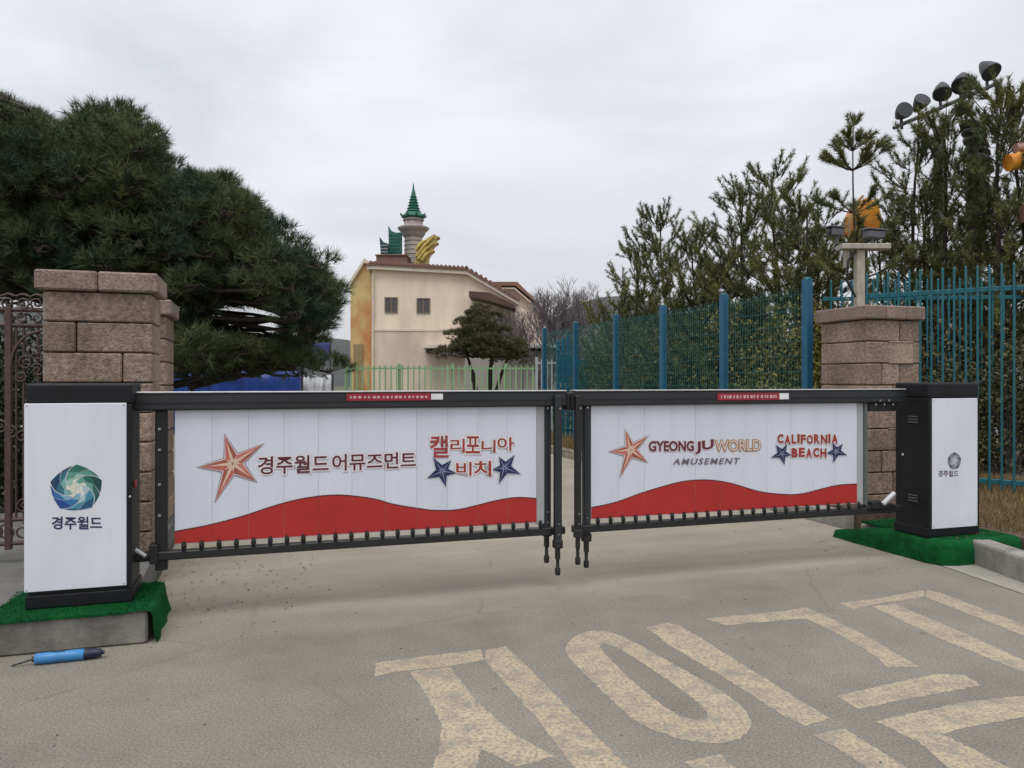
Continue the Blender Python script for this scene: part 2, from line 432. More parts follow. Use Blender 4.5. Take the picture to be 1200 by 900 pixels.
def leafmesh(name, tris, m):
    """tris: numpy (n,3,3)"""
    n = len(tris); me = bpy.data.meshes.new(name)
    me.vertices.add(n * 3); me.vertices.foreach_set("co", np.asarray(tris, dtype=np.float32).ravel())
    me.loops.add(n * 3); me.loops.foreach_set("vertex_index", np.arange(n * 3, dtype=np.int32))
    me.polygons.add(n); me.polygons.foreach_set("loop_start", np.arange(0, n * 3, 3, dtype=np.int32))
    me.polygons.foreach_set("loop_total", np.full(n, 3, dtype=np.int32))
    me.materials.append(m); me.update(calc_edges=True)
    return me
def unit(a): return a / np.maximum(np.linalg.norm(a, axis=-1, keepdims=True), 1e-9)
def needles(P, D, n, Ln, W, shoot=.1, lo=.25, hi=1.1):
    P = np.repeat(np.asarray(P, float), n, 0); D = unit(np.repeat(np.asarray(D, float), n, 0)); m = len(P)
    rad = rng.normal(size=(m, 3)); rad = unit(rad - D * (rad * D).sum(1, keepdims=True))
    ph = rng.uniform(lo, hi, (m, 1))
    d = D * np.cos(ph) + rad * np.sin(ph)
    b = P + D * rng.uniform(0, shoot, (m, 1))
    side = unit(np.cross(d, rng.normal(size=(m, 3)))) * W / 2
    tip = b + d * (Ln * rng.uniform(.65, 1.15, (m, 1)))
    return np.stack([b - side, b + side, tip], 1)
def leaves(P, n, spread, size):
    P = np.repeat(np.asarray(P, float), n, 0); m = len(P)
    c = P + rng.normal(size=(m, 3)) * spread
    a = unit(rng.normal(size=(m, 3))) * size * rng.uniform(.6, 1.3, (m, 1))
    b = unit(np.cross(a, rng.normal(size=(m, 3)))) * size * .38
    return np.stack([c - b, c + b, c + a], 1)
def inpoly(x, y, poly):
    r = False; j = len(poly) - 1
    for i in range(len(poly)):
        xi, yi = poly[i]; xj, yj = poly[j]
        if (yi > y) != (yj > y) and x < (xj - xi) * (y - yi) / (yj - yi) + xi: r = not r
        j = i
    return r
def bend(a, b, sag=.0, n=5, wob=.0):
    a = Vector(a); b = Vector(b); out = []
    for i in range(n + 1):
        u = i / n; p = a.lerp(b, u); p.z += sag * math.sin(math.pi * u)
        if 0 < i < n and wob: p += Vector((random.uniform(-wob, wob), random.uniform(-wob, wob), random.uniform(-wob, wob)))
        out.append(p)
    return out

# ================================================================== GROUND
def ground_sheet(name, pts, z, m, cuts=0):
    bm = bmesh.new(); f = bm.faces.new([bm.verts.new((x, y, z)) for x, y in pts])
    bmesh.ops.recalc_face_normals(bm, faces=bm.faces)
    if f.normal.z < 0: f.normal_flip()
    me = bpy.data.meshes.new(name); bm.to_mesh(me); bm.free(); me.materials.append(m)
    o = link(bpy.data.objects.new(name, me)); o["kind"] = "structure"; return o
ground_sheet("ground", [(-1500, -300), (1500, -300), (1500, 1500), (-1500, 1500)], -0.008, land_m)
g2 = lambda t, s: (G(t, s).x, G(t, s).y)
road = ground_sheet("road", [(-40, -12), (40, -12), (40, 3.2), g2(6.6, -2.5), g2(5.9, 0), g2(5.9, 14), g2(3.5, 26), g2(-14, 30), g2(-14, 22), g2(-.6, 18),
                     g2(-.6, 3.4), g2(-.05, 3.0), g2(.0, .2), g2(.0, -.3), g2(-30, -.3)], 0.0, asphalt)
# painted word on the road, seen at an angle
marks = [
 [(440,777),(500,769),(563,761),(567,774),(527,781),(480,786),(460,788),(440,793)],
 [(480,787),(527,782),(558,822),(602,860),(650,887),(605,899),(563,878),(558,910),(552,950),(500,950),(505,905),(517,873),(517,850),(503,820)],
 [(569,762),(593,758),(607,770),(670,834),(736,900),(790,955),(735,955),(673,900),(627,840),(569,776)],
 [(757,735),(783,730),(797,733),(880,785),(972,842),(944,851),(920,840),(850,795),(785,757)],
 [(826,725),(920,716),(945,712),(962,719),(1022,749),(1078,782),(1039,782),(1025,768),(976,740),(944,725),(850,733)],
 [(983,707),(1025,702),(1083,691.5),(1083,700),(1047,705),(1022,709),(1000,714)],
 [(1022,711),(1047,707),(1130,742),(1200,774),(1300,822),(1300,842),(1200,788),(1095,746)],
 [(1085,691),(1102,695),(1200,732),(1290,768),(1290,788),(1200,745),(1085,700)],
 [(980,816),(1040,802),(1095,790),(1130,791),(1151,803),(1077,817),(1007,831)],
 [(1025,845),(1130,823),(1190,816),(1240,816),(1240,836),(1200,840),(1116,856),(1105,861),(1130,873),(1183,900),(1250,935),(1180,935),(1112,900),(1077,870)],
 [(951,861),(990,854),(1004,863),(1060,898),(1110,930),(1060,935),(1025,905),(985,880)],
 [(803,893),(843,884),(862,900),(900,930),(850,935)],
]
ring_out = [(660,757),(677,742),(707,738),(733,747),(780,773),(820,795),(850,812),(875,832),(882,850),(870,865),(845,872),(810,869),(780,862),(750,850),(720,825),(690,795),(667,772)]
ring_in = [(700,755),(717,755),(753,777),(801,810),(832,835),(826,845),(801,842),(775,826),(745,802),(715,773)]
def smooth_poly(p, k=2):
    for _ in range(k):
        q = []
        for i in range(len(p)):
            a, b = p[i], p[(i + 1) % len(p)]
            q += [(a[0]*.75+b[0]*.25, a[1]*.75+b[1]*.25), (a[0]*.25+b[0]*.75, a[1]*.25+b[1]*.75)]
        p = q
    return p
def rough_edge(p, cm=.012):
    """ground polygon with an uneven painted edge"""
    P = [gnd(*q) for q in p]; out = []
    for i in range(len(P)):
        a, b = P[i], P[(i + 1) % len(P)]; n = max(1, int((b - a).length / .018))
        for k in range(n):
            q = a.lerp(b, k / n); out.append((q.x + random.uniform(-cm, cm) * .6, q.y + random.uniform(-cm, cm) * .6))
    return out
def mark_mesh(loops, z=.001):
    bm = bmesh.new(); es = []
    for lp in loops:
        vs = [bm.verts.new((x, y, z)) for x, y in lp]
        es += [bm.edges.new((vs[i], vs[(i + 1) % len(vs)])) for i in range(len(vs))]
    bmesh.ops.triangle_fill(bm, edges=es, use_beauty=True, use_dissolve=False)
    for f in bm.faces:
        if f.normal.z < 0: f.normal_flip()
    me = bpy.data.meshes.new("painted_stroke"); bm.to_mesh(me); bm.free(); me.materials.append(road_paint); return me
for mk in marks:
    link(bpy.data.objects.new("painted_stroke", mark_mesh([rough_edge(mk, .008)])), road)
link(bpy.data.objects.new("painted_stroke", mark_mesh([rough_edge(smooth_poly(ring_out), .007), rough_edge(smooth_poly(ring_in), .007)])), road)

# pale gutter strip along the right kerb
gut = ground_sheet("gutter", [(2.98, 7.15), (3.24, 5.83), (3.35, 5.02), (3.6, 3.6), (4.6, 0.5), (5.6, .5), g2(6.5, -2.9), g2(6.4, -.5), g2(6.2, 1.0)], .004,
             mat("gutter_concrete", (.34, .32, .275), (.25, .235, .20), 3, .9, .3, 80))

# raised ground on the right (behind the kerb) and pavement on the left
def slab(name, poly, z0, z1, m, kind="structure"):
    mb = MB(); n = len(poly)
    mb.add([(x, y, z0) for x, y in poly] + [(x, y, z1) for x, y in poly],
           [tuple(range(n))[::-1], tuple(range(n, 2 * n))] + [(i, (i + 1) % n, (i + 1) % n + n, i + n) for i in range(n)])
    o = mb.build(name, m); o["kind"] = kind; return o
slab("soil_bank", [g2(6.33, -.3), g2(6.33, 1.0), g2(6.05, 1.0), g2(6.05, 13), g2(20, 13), g2(20, -3.6), (5.32, .5), g2(6.33, -2.9)], -.2, .17, soil_m)
slab("pavement", [g2(-9, -.22), g2(-.55, -.22), g2(-.55, .255), g2(-.03, .255), g2(-.08, 3.4), g2(-9, 3.4)], -.2, .165, pave_m)

# ------------------------------------------------------------------ left plinth
o = thing("concrete_plinth", "stained low concrete plinth carrying the left barrier cabinet, above the blue tool", "plinth", G(0), GANG)
MB().box(-2.6, .10, -.37, -.22, 0, .176, .012).box(-.55, .10, -.22, .25, 0, .174).build("plinth_body", concrete, o)
# turf over the plinth: top sheet and a drape flaring over its right end
def turf_mesh(prof_pts, s0, s1, name, label):
    th = thing(name, label, "turf mat", G(0), GANG); return th
tm = thing("turf_mat", "green artificial turf under the left cabinet, hanging over the plinth end", "turf mat", G(0), GANG)
mb = MB()
prof = [(.0, .178), (.09, .180), (.115, .174), (.126, .155), (.136, .10), (.144, .045), (.150, .004)]
NS = 9
vs = []
for j in range(NS):
    s = -.385 + j * (.62 / (NS - 1))
    for k, (t, h) in enumerate(prof):
        w = .008 * math.sin(j * 1.7 + k) if k > 2 else 0
        vs.append((t + w, s, h)); 
n = len(prof)
mb.add(vs, [(j * n + k, j * n + k + 1, (j + 1) * n + k + 1, (j + 1) * n + k) for j in range(NS - 1) for k in range(n - 1)], True)
up = [(-.52, -.385), (.0, -.385), (.0, .235), (-.30, .235), (-.58, .235), (-.68, -.385)]
mb2 = MB(); q = [(-.70, -.385), (.0, -.385), (.0, .235), (-.62, .235)]
mb2.add([(x, y, .171) for x, y in q] + [(x, y, .184) for x, y in q], [(3, 2, 1, 0), (4, 5, 6, 7), (0, 1, 5, 4), (1, 2, 6, 5), (2, 3, 7, 6), (3, 0, 4, 7)])
mb2.build("mat_top", turf, tm); mb.fixn = False
mb.build("mat_drape", turf, tm)
def turf_fuzz(pts_fn, n, parent):
    P = np.array([pts_fn() for _ in range(n)]); D = np.tile([0, 0, 1.0], (n, 1)) + rng.normal(size=(n, 3)) * .3
    t = needles(P, D, 1, .009, .004, .001, 0, .6)
    f = link(bpy.data.objects.new("turf_pile", leafmesh("turf_pile", t, mat("turf_pile", (.006, .11, .028), (.004, .07, .02), 20, .8, island=.4, spec=.15))), parent)
    f["kind"] = "stuff"
turf_fuzz(lambda: (random.uniform(-.66, .1), random.uniform(-.385, .235), .183), 9000, tm)

# ------------------------------------------------------------------ right plinth under turf
o = thing("concrete_plinth", "plinth wholly wrapped in green turf under the right barrier cabinet", "plinth", G(0), GANG)
MB().box(5.66, 6.28, -.28, .62, -.05, .155, .02).build("plinth_body", concrete, o)
tm = thing("turf_mat", "bright green artificial turf wrapped round the right plinth down to the road", "turf mat", G(0), GANG)
mb = MB(); path = []
corner = [(5.53, .80), (5.525, .35), (5.52, -.22), (5.56, -.345), (5.66, -.385), (6.0, -.39), (6.31, -.385)]
ins = [(5.60, .68), (5.60, .35), (5.60, -.2), (5.62, -.28), (5.68, -.31), (6.0, -.32), (6.31, -.32)]
lev = [(0, .006), (.05, .06), (.12, .14), (.45, .176), (1, .184)]
vs = []
P1, P2 = [], []
for a in range(len(corner) - 1):
    for k in range(4):
        u = k / 4
        P1.append((corner[a][0] * (1 - u) + corner[a + 1][0] * u, corner[a][1] * (1 - u) + corner[a + 1][1] * u))
        P2.append((ins[a][0] * (1 - u) + ins[a + 1][0] * u, ins[a][1] * (1 - u) + ins[a + 1][1] * u))
P1.append(corner[-1]); P2.append(ins[-1])
for i, (a, b) in enumerate(zip(P1, P2)):
    drop = min(1, .45 + .55 * i / 5)     # the far end slopes down to the road
    for k, (w, h) in enumerate(lev):
        j = .006 * math.sin(i * 2.1 + k * 1.3)
        vs.append((a[0] * (1 - w) + b[0] * w + (j if k < 3 else 0), a[1] * (1 - w) + b[1] * w, .004 + (h - .004) * drop))
n = len(lev); m = len(P1)
mb.add(vs, [(i * n + k, i * n + k + 1, (i + 1) * n + k + 1, (i + 1) * n + k) for i in range(m - 1) for k in range(n - 1)], True)
top = [vs[i * n + n - 1] for i in range(5, m)] + [(6.31, .68, .183)]
mb.add(top, [tuple(range(len(top)))])
mb.build("mat_skirt", turf, tm)
MB().box(5.625, 6.30, -.295, .55, .165, .1855).build("mat_top", turf, tm)
turf_fuzz(lambda: (random.uniform(5.63, 6.30), random.uniform(-.29, .55), .183), 7000, tm)

# kerb stones on the right, running towards the camera
kg = "kerb stones along the right edge of the road"
a, b = Vector(G(6.30, -.10)), Vector((4.05, 4.0, 0))
kd = Vector((G(6.06, -.40).x + .0, G(6.06, -.40).y, 0))
k0 = gnd(1137, 660); k1 = gnd(1205, 686)
dirk = (k1 - k0).normalized()
for i in range(4):
    base = k0 + dirk * (i * .72 + .0)
    ko = thing("kerb_stone", ["chipped kerb stone touching the right turf mat", "second kerb stone from the right turf mat, at the picture edge",
                               "third kerb stone from the right turf mat, towards the viewer", "fourth kerb stone from the right turf mat, nearest the viewer"][i], "kerb stone",
               base, math.atan2(dirk.y, dirk.x), kg)
    MB().box(0, .71, 0, .16, -.05, .185, .022, seg=2).build("stone", kerb_m, ko)
# kerb stones beyond the gate, along the mesh fence
for i in range(14):
    base = G(5.92, 1.1 + i * .9)
    ko = thing("kerb_stone", ["nearest", "second nearest", "third", "fourth", "fifth", "sixth", "seventh", "eighth", "ninth", "tenth", "eleventh", "twelfth", "thirteenth", "farthest"][i] + " of the pale kerb stones running away below the mesh fence", "kerb stone", base, GANG, "kerb stones below the mesh fence")
    MB().box(0, .13, 0, .89, -.05, .15, .015).build("stone", kerb_m, ko)

# ================================================================== STONE PILLARS
def pillar(label, t0, t1, s0, s1, htop, seams, ncap, base=0.0):
    o = thing("stone_pillar", label, "pillar", G(0), GANG)
    caph = .135; hb = htop - caph; rows = 9; rh = (hb - base) / rows
    MB().box(t0 + .05, t1 - .05, s0 + .05, s1 - .05, base, hb - .01).build("mortar_core", mortar_m, o)
    for r in range(rows):
        z = hb - (r + 1) * rh
        cuts = seams[r % len(seams)]
        xs = [t0] + [t0 + (t1 - t0) * c for c in cuts] + [t1]
        for a, b in zip(xs[:-1], xs[1:]):
            j = lambda: random.uniform(-.004, .004)
            MB().box(a + .004, b - .004, s0 + j(), s1 + j(), z + .004, z + rh - .004, .009).build("block", block_m, o)
    w = (t1 - t0 + .08) / ncap
    for k in range(ncap):
        MB().box(t0 - .04 + k * w + .002, t0 - .04 + (k + 1) * w - .002, s0 - .04 + random.uniform(-.003, .003), s1 + .04, hb + .003, htop, .012).build("cap_stone", cap_m, o)
    return o
pillar("stone block pillar standing close behind the left barrier cabinet", -.70, -.035, .90, 1.36, 2.13, [(), (.30,), (.72,), (.4,)], 2, .165)
pillar("narrower looking stone pillar peeping out behind the front left pillar", -.78, -.10, 2.30, 2.86, 2.09, [(.5,), (.3,), (.7,)], 2, .165)
pillar("stone block pillar behind the right barrier cabinet, carrying the camera pole", 6.15, 6.79, 1.06, 1.70, 2.12, [(.62,), (.84, .42), (.28, .62), (.5,)], 3, .10)

# ================================================================== BARRIER CABINETS
def swirl_logo(cx, cz, rad, y, parent, grey=False):
    """five cornered swirl emblem, flat print"""
    def RR(a):
        k = math.radians(72); x = ((a - R(90) + k * 10 + k / 2) % k) - k / 2
        return rad * (.87 * math.cos(R(36)) / math.cos(abs(x) - R(36)) if False else .46 * (math.cos(R(36)) / math.cos(R(36) - abs(x))) + .54 * .92)
    if grey: cols = [(.09, .10, .13), (.22, .24, .29), (.40, .42, .48), (.60, .62, .68)]  # glare fading the right emblem, painted in as grey tints
    shades = [[(.03, .17, .12), (.11, .32, .25), (.34, .54, .45), (.72, .74, .62)],
              [(.008, .06, .055), (.02, .14, .11), (.14, .36, .29), (.66, .72, .62)],
              [(.012, .09, .19), (.06, .26, .36), (.40, .56, .60), (.74, .76, .70)],
              [(.010, .07, .26), (.03, .17, .40), (.22, .42, .55), (.74, .74, .64)],
              [(.010, .05, .12), (.035, .17, .22), (.22, .44, .42), (.74, .75, .62)]]
    mats, mb = [], flat()
    for k in range(5):
        for q in range(4):
            c = cols[q] if grey else shades[k][q]
            mats.append(mat("emblem_%s_%d%d" % ("grey" if grey else "tint", k, q), c, None, 9, .45))
    sub = 4
    for k in range(5):
        for b2 in range(2):                       # two feathers per side, the second a tone lighter
            for q in range(12):
                r0, r1 = 1 - q / 12, 1 - (q + 1) / 12
                tone = min(3, int(q / 12 * 4.1 + (.9 if b2 else .15)))
                mb.cur = k * 4 + tone
                for e in range(sub):
                    def pt(fr, r):
                        base = R(90) - R(72) * k - R(36) * b2 - R(36) * fr * (.80 if b2 else .93)
                        edge = RR(base)
                        a = base + (1 - r) ** 1.0 * R(95)
                        return (cx + edge * r * math.cos(a), cz + edge * r * math.sin(a))
                    f0, f1 = e / sub, (e + 1) / sub
                    mb.sheet([pt(f0, r0), pt(f1, r0), pt(f1, r1), pt(f0, r1)] if r1 > 0.01 else [pt(f0, r0), pt(f1, r0), (cx, cz)], y)
    return mb.build("emblem", mats, parent)

def cabinet(label, t0, s0, s1, h0, h1, px_panel, logo, word, grey):
    w = .51; t1 = t0 + w
    o = thing("barrier_cabinet", label, "barrier cabinet", G(t0, s0, h0), GANG)
    M = lambda t, s, h: (t - t0, s - s0, h - h0)
    bx = lambda name, m, a, b, c, d, e, f, bev, seg=2: MB().box(a - t0, b - t0, c - s0, d - s0, e - h0, f - h0, bev, seg=seg).build(name, m, o)
    bx("body", black, t0 + .006, t1 - .006, s0 + .010, s1, h0, h1 - .118, .008)
    bx("top_cover", black, t0, t1, s0 - .006, s1 + .004, h1 - .115, h1, .016, 3)
    bx("base_plinth", black, t0 - .004, t1 + .004, s0 - .004, s1 + .004, h0 + .001, h0 + .075, .008)
    pa, pb = px_panel
    pt0, ph1 = gp(pa[0], pa[1], s0); pt1, _ = gp(pb[0], pa[1], s0); _, ph0 = gp(pb[0], pb[1], s0)
    pan = bx("front_panel", white_panel, pt0, pt1, s0 - .010, s0 + .012, ph0, ph1, .003, 1)
    for side, (u0, u1) in (("l", (t0, pt0 - .002)), ("r", (pt1 + .002, t1))):
        if u1 - u0 > .004: bx("frame_edge", black, u0 + .001, u1, s0 - .008, s0 + .02, h0 + .076, h1 - .116, .003, 1)
    for cx, cz in ((pt0 + .012, ph0 + .012), (pt1 - .012, ph0 + .012), (pt0 + .012, ph1 - .012), (pt1 - .012, ph1 - .012)):
        MB().lathe([(.004, 0), (.004, .002)], 8, M=Matrix.Translation((cx - t0, -.0105, cz - h0)) @ Matrix.Rotation(R(90), 4, 'X')).build("screw", steel, pan)
    (lx, ly, lr) = logo
    lt, lh = gp(lx, ly, s0); k = (GA.y + SU * lt) / F
    e = swirl_logo(lt - t0, lh - h0, lr * k, -.0115, pan, grey)
    x0, y0, x1, y1 = word
    a0, b0 = gp(x0, y1, s0); a1, b1 = gp(x1, y0, s0); _, br = gp(x1, y1, s0)
    mb = flat()
    letter_print(None, "경주월드", (a0 - t0, b0 - h0, a1 - t0, b0 + (b1 - br) - h0, br - b0), -.0115, [(.022, mb, 0)], 1.0)
    mb.build("lettering", pr_navy if not grey else pr_grey, pan)
    return o, t1
c, _ = cabinet("black cabinet on the left with a white front and coloured swirl emblem", -.51, -.2, .13, .184, 1.385, ((28.8, 473), (148.5, 685.5)), (90, 572, 28), (61, 605, 120, 620), False)
MB().box(.511, .522, .05, .11, .62, .66, .004).build("badge", sticker_red, c)
MB().lathe([(.007, 0), (.007, .004), (.004, .006)], 10, M=Matrix.Translation((.502, -.009, .58)) @ Matrix.Rotation(R(90), 4, 'X')).build("lock", steel, c)
c, _ = cabinet("black cabinet on the right with a swirl greyed by painted-in glare on its white front", 5.57, -.2, .13, .185, 1.385, ((1091.5, 467), (1144.5, 616)), (1117, 540, 10.5), (1098, 551, 1122, 558.5), True)
for zz, n_ in ((.88, 3), (.26, 3)):
    for k in range(n_):
        MB().box(-.004, .004, .10, .19, zz + k * .022, zz + .012 + k * .022, .002).build("vent_slat", ride_steel, c)
MB().lathe([(.012, 0), (.012, .004), (.007, .006)], 12, M=Matrix.Translation((0.003, .25, .62)) @ Matrix.Rotation(R(-90), 4, 'Y')).build("lock", steel, c)

# ================================================================== FOLDING GATE ARMS
def star_print(tips, centre, y, parent, cols, out_m, edge_m, navy=False):
    c = Vector(centre)
    T = [Vector(p) for p in tips]
    n = 5; inner = []
    for i in range(n):
        m = (T[i] + T[(i + 1) % n]) / 2; inner.append(c + (m - c) * (.36 if not navy else .52))
    ring = []
    for i in range(n): ring += [T[i], inner[i]]
    mats = [edge_m, out_m] + cols
    mb = flat(); 
    grow = lambda f, d: [tuple(c + (p - c) * f + (p - c).normalized() * d) for p in ring]
    r = max((p - c).length for p in T)
    mb.cur = 0; mb.sheet(grow(1.03, r * .055), y + .0024)
    mb.cur = 1; mb.sheet(grow(1.01, r * .035), y + .0016)
    for i in range(n):
        a, b, a2 = T[i], inner[i], inner[i - 1]
        mb.cur = 2; mb.sheet([tuple(c), tuple(a), tuple(b)], y)
        mb.cur = 3; mb.sheet([tuple(c), tuple(a2), tuple(a)], y)
        # pale streak along the ridge of each ray
        mb.cur = 4
        d = (a - c); nrm = Vector((-d.y, d.x)).normalized() * r * (.018 if navy else .045)
        mb.sheet([tuple(c + d * .08 + nrm), tuple(c + d * .08 - nrm), tuple(c + d * .80)], y - .0008)
        d2 = (b - c); nr2 = Vector((-d2.y, d2.x)).normalized() * r * (.012 if navy else .04)
        mb.sheet([tuple(c + d2 * .1 + nr2), tuple(c + d2 * .1 - nr2), tuple(c + d2 * .95)], y - .0004)
        if navy:
            for q in (.45, .70):
                mb.sheet([tuple(c + d * q + nrm * (1.7 - q)), tuple(c + d * (q + .10) + nrm * .2), tuple(c + d * q - nrm * (1.7 - q)), tuple(c + d * (q + .05) + nrm * .1)], y - .0012)
    return mb.build("star_emblem", mats, parent)

def gate(label, xr, xpanel, xgrey, nboards, wave, rail_sides, left):
    T0, T1 = gt(xr[0]), gt(xr[1])
    o = thing("folding_gate", label, "gate", G(T0, 0, 0), GANG)
    X = lambda px, py=HOR, s=0.0: (gp(px, py, s)[0] - T0, gp(px, py, s)[1])
    W = T1 - T0
    MB().box(0, W, -.045, .045, 1.228, 1.326, .006).build("top_rail", rail_grey, o)
    MB().box(0, W, -.050, -.030, 1.268, 1.276).box(0, W, -.049, -.030, 1.236, 1.240).build("rail_groove", rail_dark, o)
    MB().box(0, W, -.052, .052, 1.3275, 1.336, .002).build("rail_trim", alu, o)
    MB().box(0, W if left else W, -.03, .03, .362, .412, .006).build("bottom_rail", rail_dark, o)
    p0, p1 = X(xpanel[0])[0], X(xpanel[1])[0]
    bw = (p1 - p0) / nboards; hb, ht = .446, 1.227
    me = MB().box(.0004, bw - .0004, -.010, .010, hb, ht, .0009).mesh("board", white_board)
    for k in range(nboards): inst("board", me, o, (p0 + k * bw, random.uniform(-.0008, .0008), 0))
    g1 = X(xgrey)[0]
    lo_, hi_ = (p1 + .002, g1) if g1 > p1 else (g1, p0 - .002)
    gb = MB().box(lo_, hi_, -.006, .012, hb - .01, ht, .002).build("board", board_grey, o); gb["label"] = "bare grey end board without print"
    # red wave, printed board by board
    wp = sorted(X(*w) for w in wave); xs = [w[0] for w in wp]; zs = [w[1] for w in wp]
    xs[0] = p0; xs[-1] = p1
    mb = flat()
    def wz(x):
        # smooth interpolation of the wave top
        i = min(max(0, int(np.searchsorted(xs, x)) - 1), len(xs) - 2)
        u = (x - xs[i]) / (xs[i + 1] - xs[i])
        m0 = (zs[i + 1] - zs[max(0, i - 1)]) / (xs[i + 1] - xs[max(0, i - 1)]); m1 = (zs[min(len(xs) - 1, i + 2)] - zs[i]) / (xs[min(len(xs) - 1, i + 2)] - xs[i])
        h = xs[i + 1] - xs[i]
        return (2*u**3-3*u**2+1)*zs[i] + (u**3-2*u**2+u)*h*m0 + (-2*u**3+3*u**2)*zs[i+1] + (u**3-u**2)*h*m1
    mb_edge = flat()
    for k in range(nboards):
        a, b = p0 + k * bw + .0006, p0 + (k + 1) * bw - .0006
        for j in range(6):
            x0, x1 = a + (b - a) * j / 6, a + (b - a) * (j + 1) / 6
            mb.sheet([(x0, hb + .006), (x1, hb + .006), (x1, wz(x1)), (x0, wz(x0))], -.0125)
            mb_edge.sheet([(x0, wz(x0) - .002), (x1, wz(x1) - .002), (x1, wz(x1) + .005), (x0, wz(x0) + .005)], -.0130)
    mb.build("red_wave", print_red, o); mb_edge.build("wave_outline", mat("print_dark_red", (.10, .012, .014), None, 4, .45), o)
    # pegs standing on the bottom rail
    pm = MB().lathe([(.010, .408), (.010, .422), (.0145, .425), (.0145, .446), (.010, .452), (.007, .464)], 10).mesh("peg", rubber)
    npg = 24
    a, b = (X(216)[0], X(632)[0]) if left else (X(699)[0], X(1004)[0])
    for k in range(npg): inst("peg", pm, o, (a + (b - a) * k / (npg - 1), -.024, 0))
    # posts
    def post(xp, s, z0, z1, w, foot, mm=rail_grey, name="end_post"):
        x = X(xp, HOR, s)[0]
        q = MB().box(x - w / 2, x + w / 2, s - .022, s + .022, z0, z1, .005).build(name, mm, o)
        if foot:
            MB().box(x - w * .30, x + w * .30, s - .016, s + .016, z0 - .11, z0 - .001, .003).box(x - w * .62, x + w * .62, s - .026, s + .026, z0 - .035, z0 + .02, .005).build("foot_sleeve", rail_dark, q)
            MB().lathe([(.016, z0 - .215), (.019, z0 - .20), (.019, z0 - .17), (.012, z0 - .165), (.012, z0 - .10)], 10, (x, s, 0)).build("rubber_foot", rubber, q)
            for zz in (z0 + .06, z0 + .13):
                MB().lathe([(.005, 0), (.005, .004)], 8, M=Matrix.Translation((x, s - .0215, zz)) @ Matrix.Rotation(R(90), 4, 'X')).build("bolt", steel, q)
            MB().lathe([(.007, 0), (.007, .004)], 8, M=Matrix.Translation((x, s - .0465 if s < -.03 else s - .0225, 1.215)) @ Matrix.Rotation(R(90), 4, 'X')).build("bolt", steel, q)
        return q
    if left:
        post(640.5, .012, .385, 1.226, .050, True); post(653.5, -.062, .315, 1.30, .048, True)
        post(189.5, .02, .30, 1.226, .066, False, rail_dark, "hinge_post")
        xh = X(168)[0]
        MB().tube([(X(160)[0], -.05, .44), (X(172)[0], -.05, .40)], .012, 8).build("clevis", cam_white, o)
        MB().box(X(158)[0], X(176)[0], -.04, .0, .375, .40, .004).box(X(176)[0], X(186)[0], -.05, .05, .35, .46, .004).build("hinge_bracket", rail_dark, o)
        for zz in (.62, .80, 1.0, 1.12):
            MB().lathe([(.008, 0), (.008, .006)], 8, M=Matrix.Translation((X(187)[0], -.003, zz)) @ Matrix.Rotation(R(90), 4, 'X')).build("bolt", steel, o)
        MB().box(X(661)[0], X(666)[0], -.04, .04, 1.20, 1.32, .01).build("end_bumper", rubber, o)
    else:
        post(677, -.062, .375, 1.30, .040, True, rail_dark); post(687, .012, .33, 1.226, .050, True)
        post(1013, .0, .43, 1.226, .030, False, mat("grey_green_post", (.10, .12, .11), None, 10, .5), "hinge_post")
        MB().tube([(X(1028)[0], -.06, .44), (X(1041)[0], -.06, .52)], .020, 4).build("clevis", cam_white, o)
        MB().box(X(1012)[0], X(1046)[0], -.03, .03, .37, .43, .006).box(X(1018)[0], X(1030)[0], -.045, .045, .40, .46, .006).build("hinge_bracket", rail_dark, o)
        for k in range(5):
            MB().lathe([(.008, 0), (.008, .006)], 8, M=Matrix.Translation((X(1020 + 5 * k)[0], -.052, 1.215 + .03 * (k % 2))) @ Matrix.Rotation(R(90), 4, 'X')).build("bolt", steel, o)
        MB().box(X(667)[0], X(672)[0], -.04, .04, 1.20, 1.32, .01).build("end_bumper", rubber, o)
        MB().box(X(1017)[0], X(1050)[0], -.02, .02, 1.16, 1.226, .006).build("hinge_plate", rail_dark, o)
    # stickers on the top rail
    (s0, s1, s2), (ya, yb) = ((405, 503, 517), (461, 469.5)) if left else ((836, 908, 919), (460.5, 469))
    za, zb = X(s0, yb)[1], X(s0, ya)[1]
    st = MB().box(X(s0)[0], X(s1)[0], -.053, -.046, za, zb).build("red_sticker", sticker_red, o)
    mb = flat(); xx = X(s0 + 4)[0]; e = X(s1 - 4)[0]
    while xx < e:
        ww = random.uniform(.008, .022); mb.sheet([(xx, za + .014), (xx + ww, za + .014), (xx + ww, zb - .016), (xx, zb - .016)], -.0545); xx += ww + random.uniform(.006, .02)
    mb.build("fine_print", mat("print_faint", (.62, .40, .42), None, 4, .5), st)
    MB().box(X(s1)[0] + .002, X(s2)[0], -.0525, -.046, za + .004, zb - .004).build("white_sticker", pr_white, o)
    return o, X

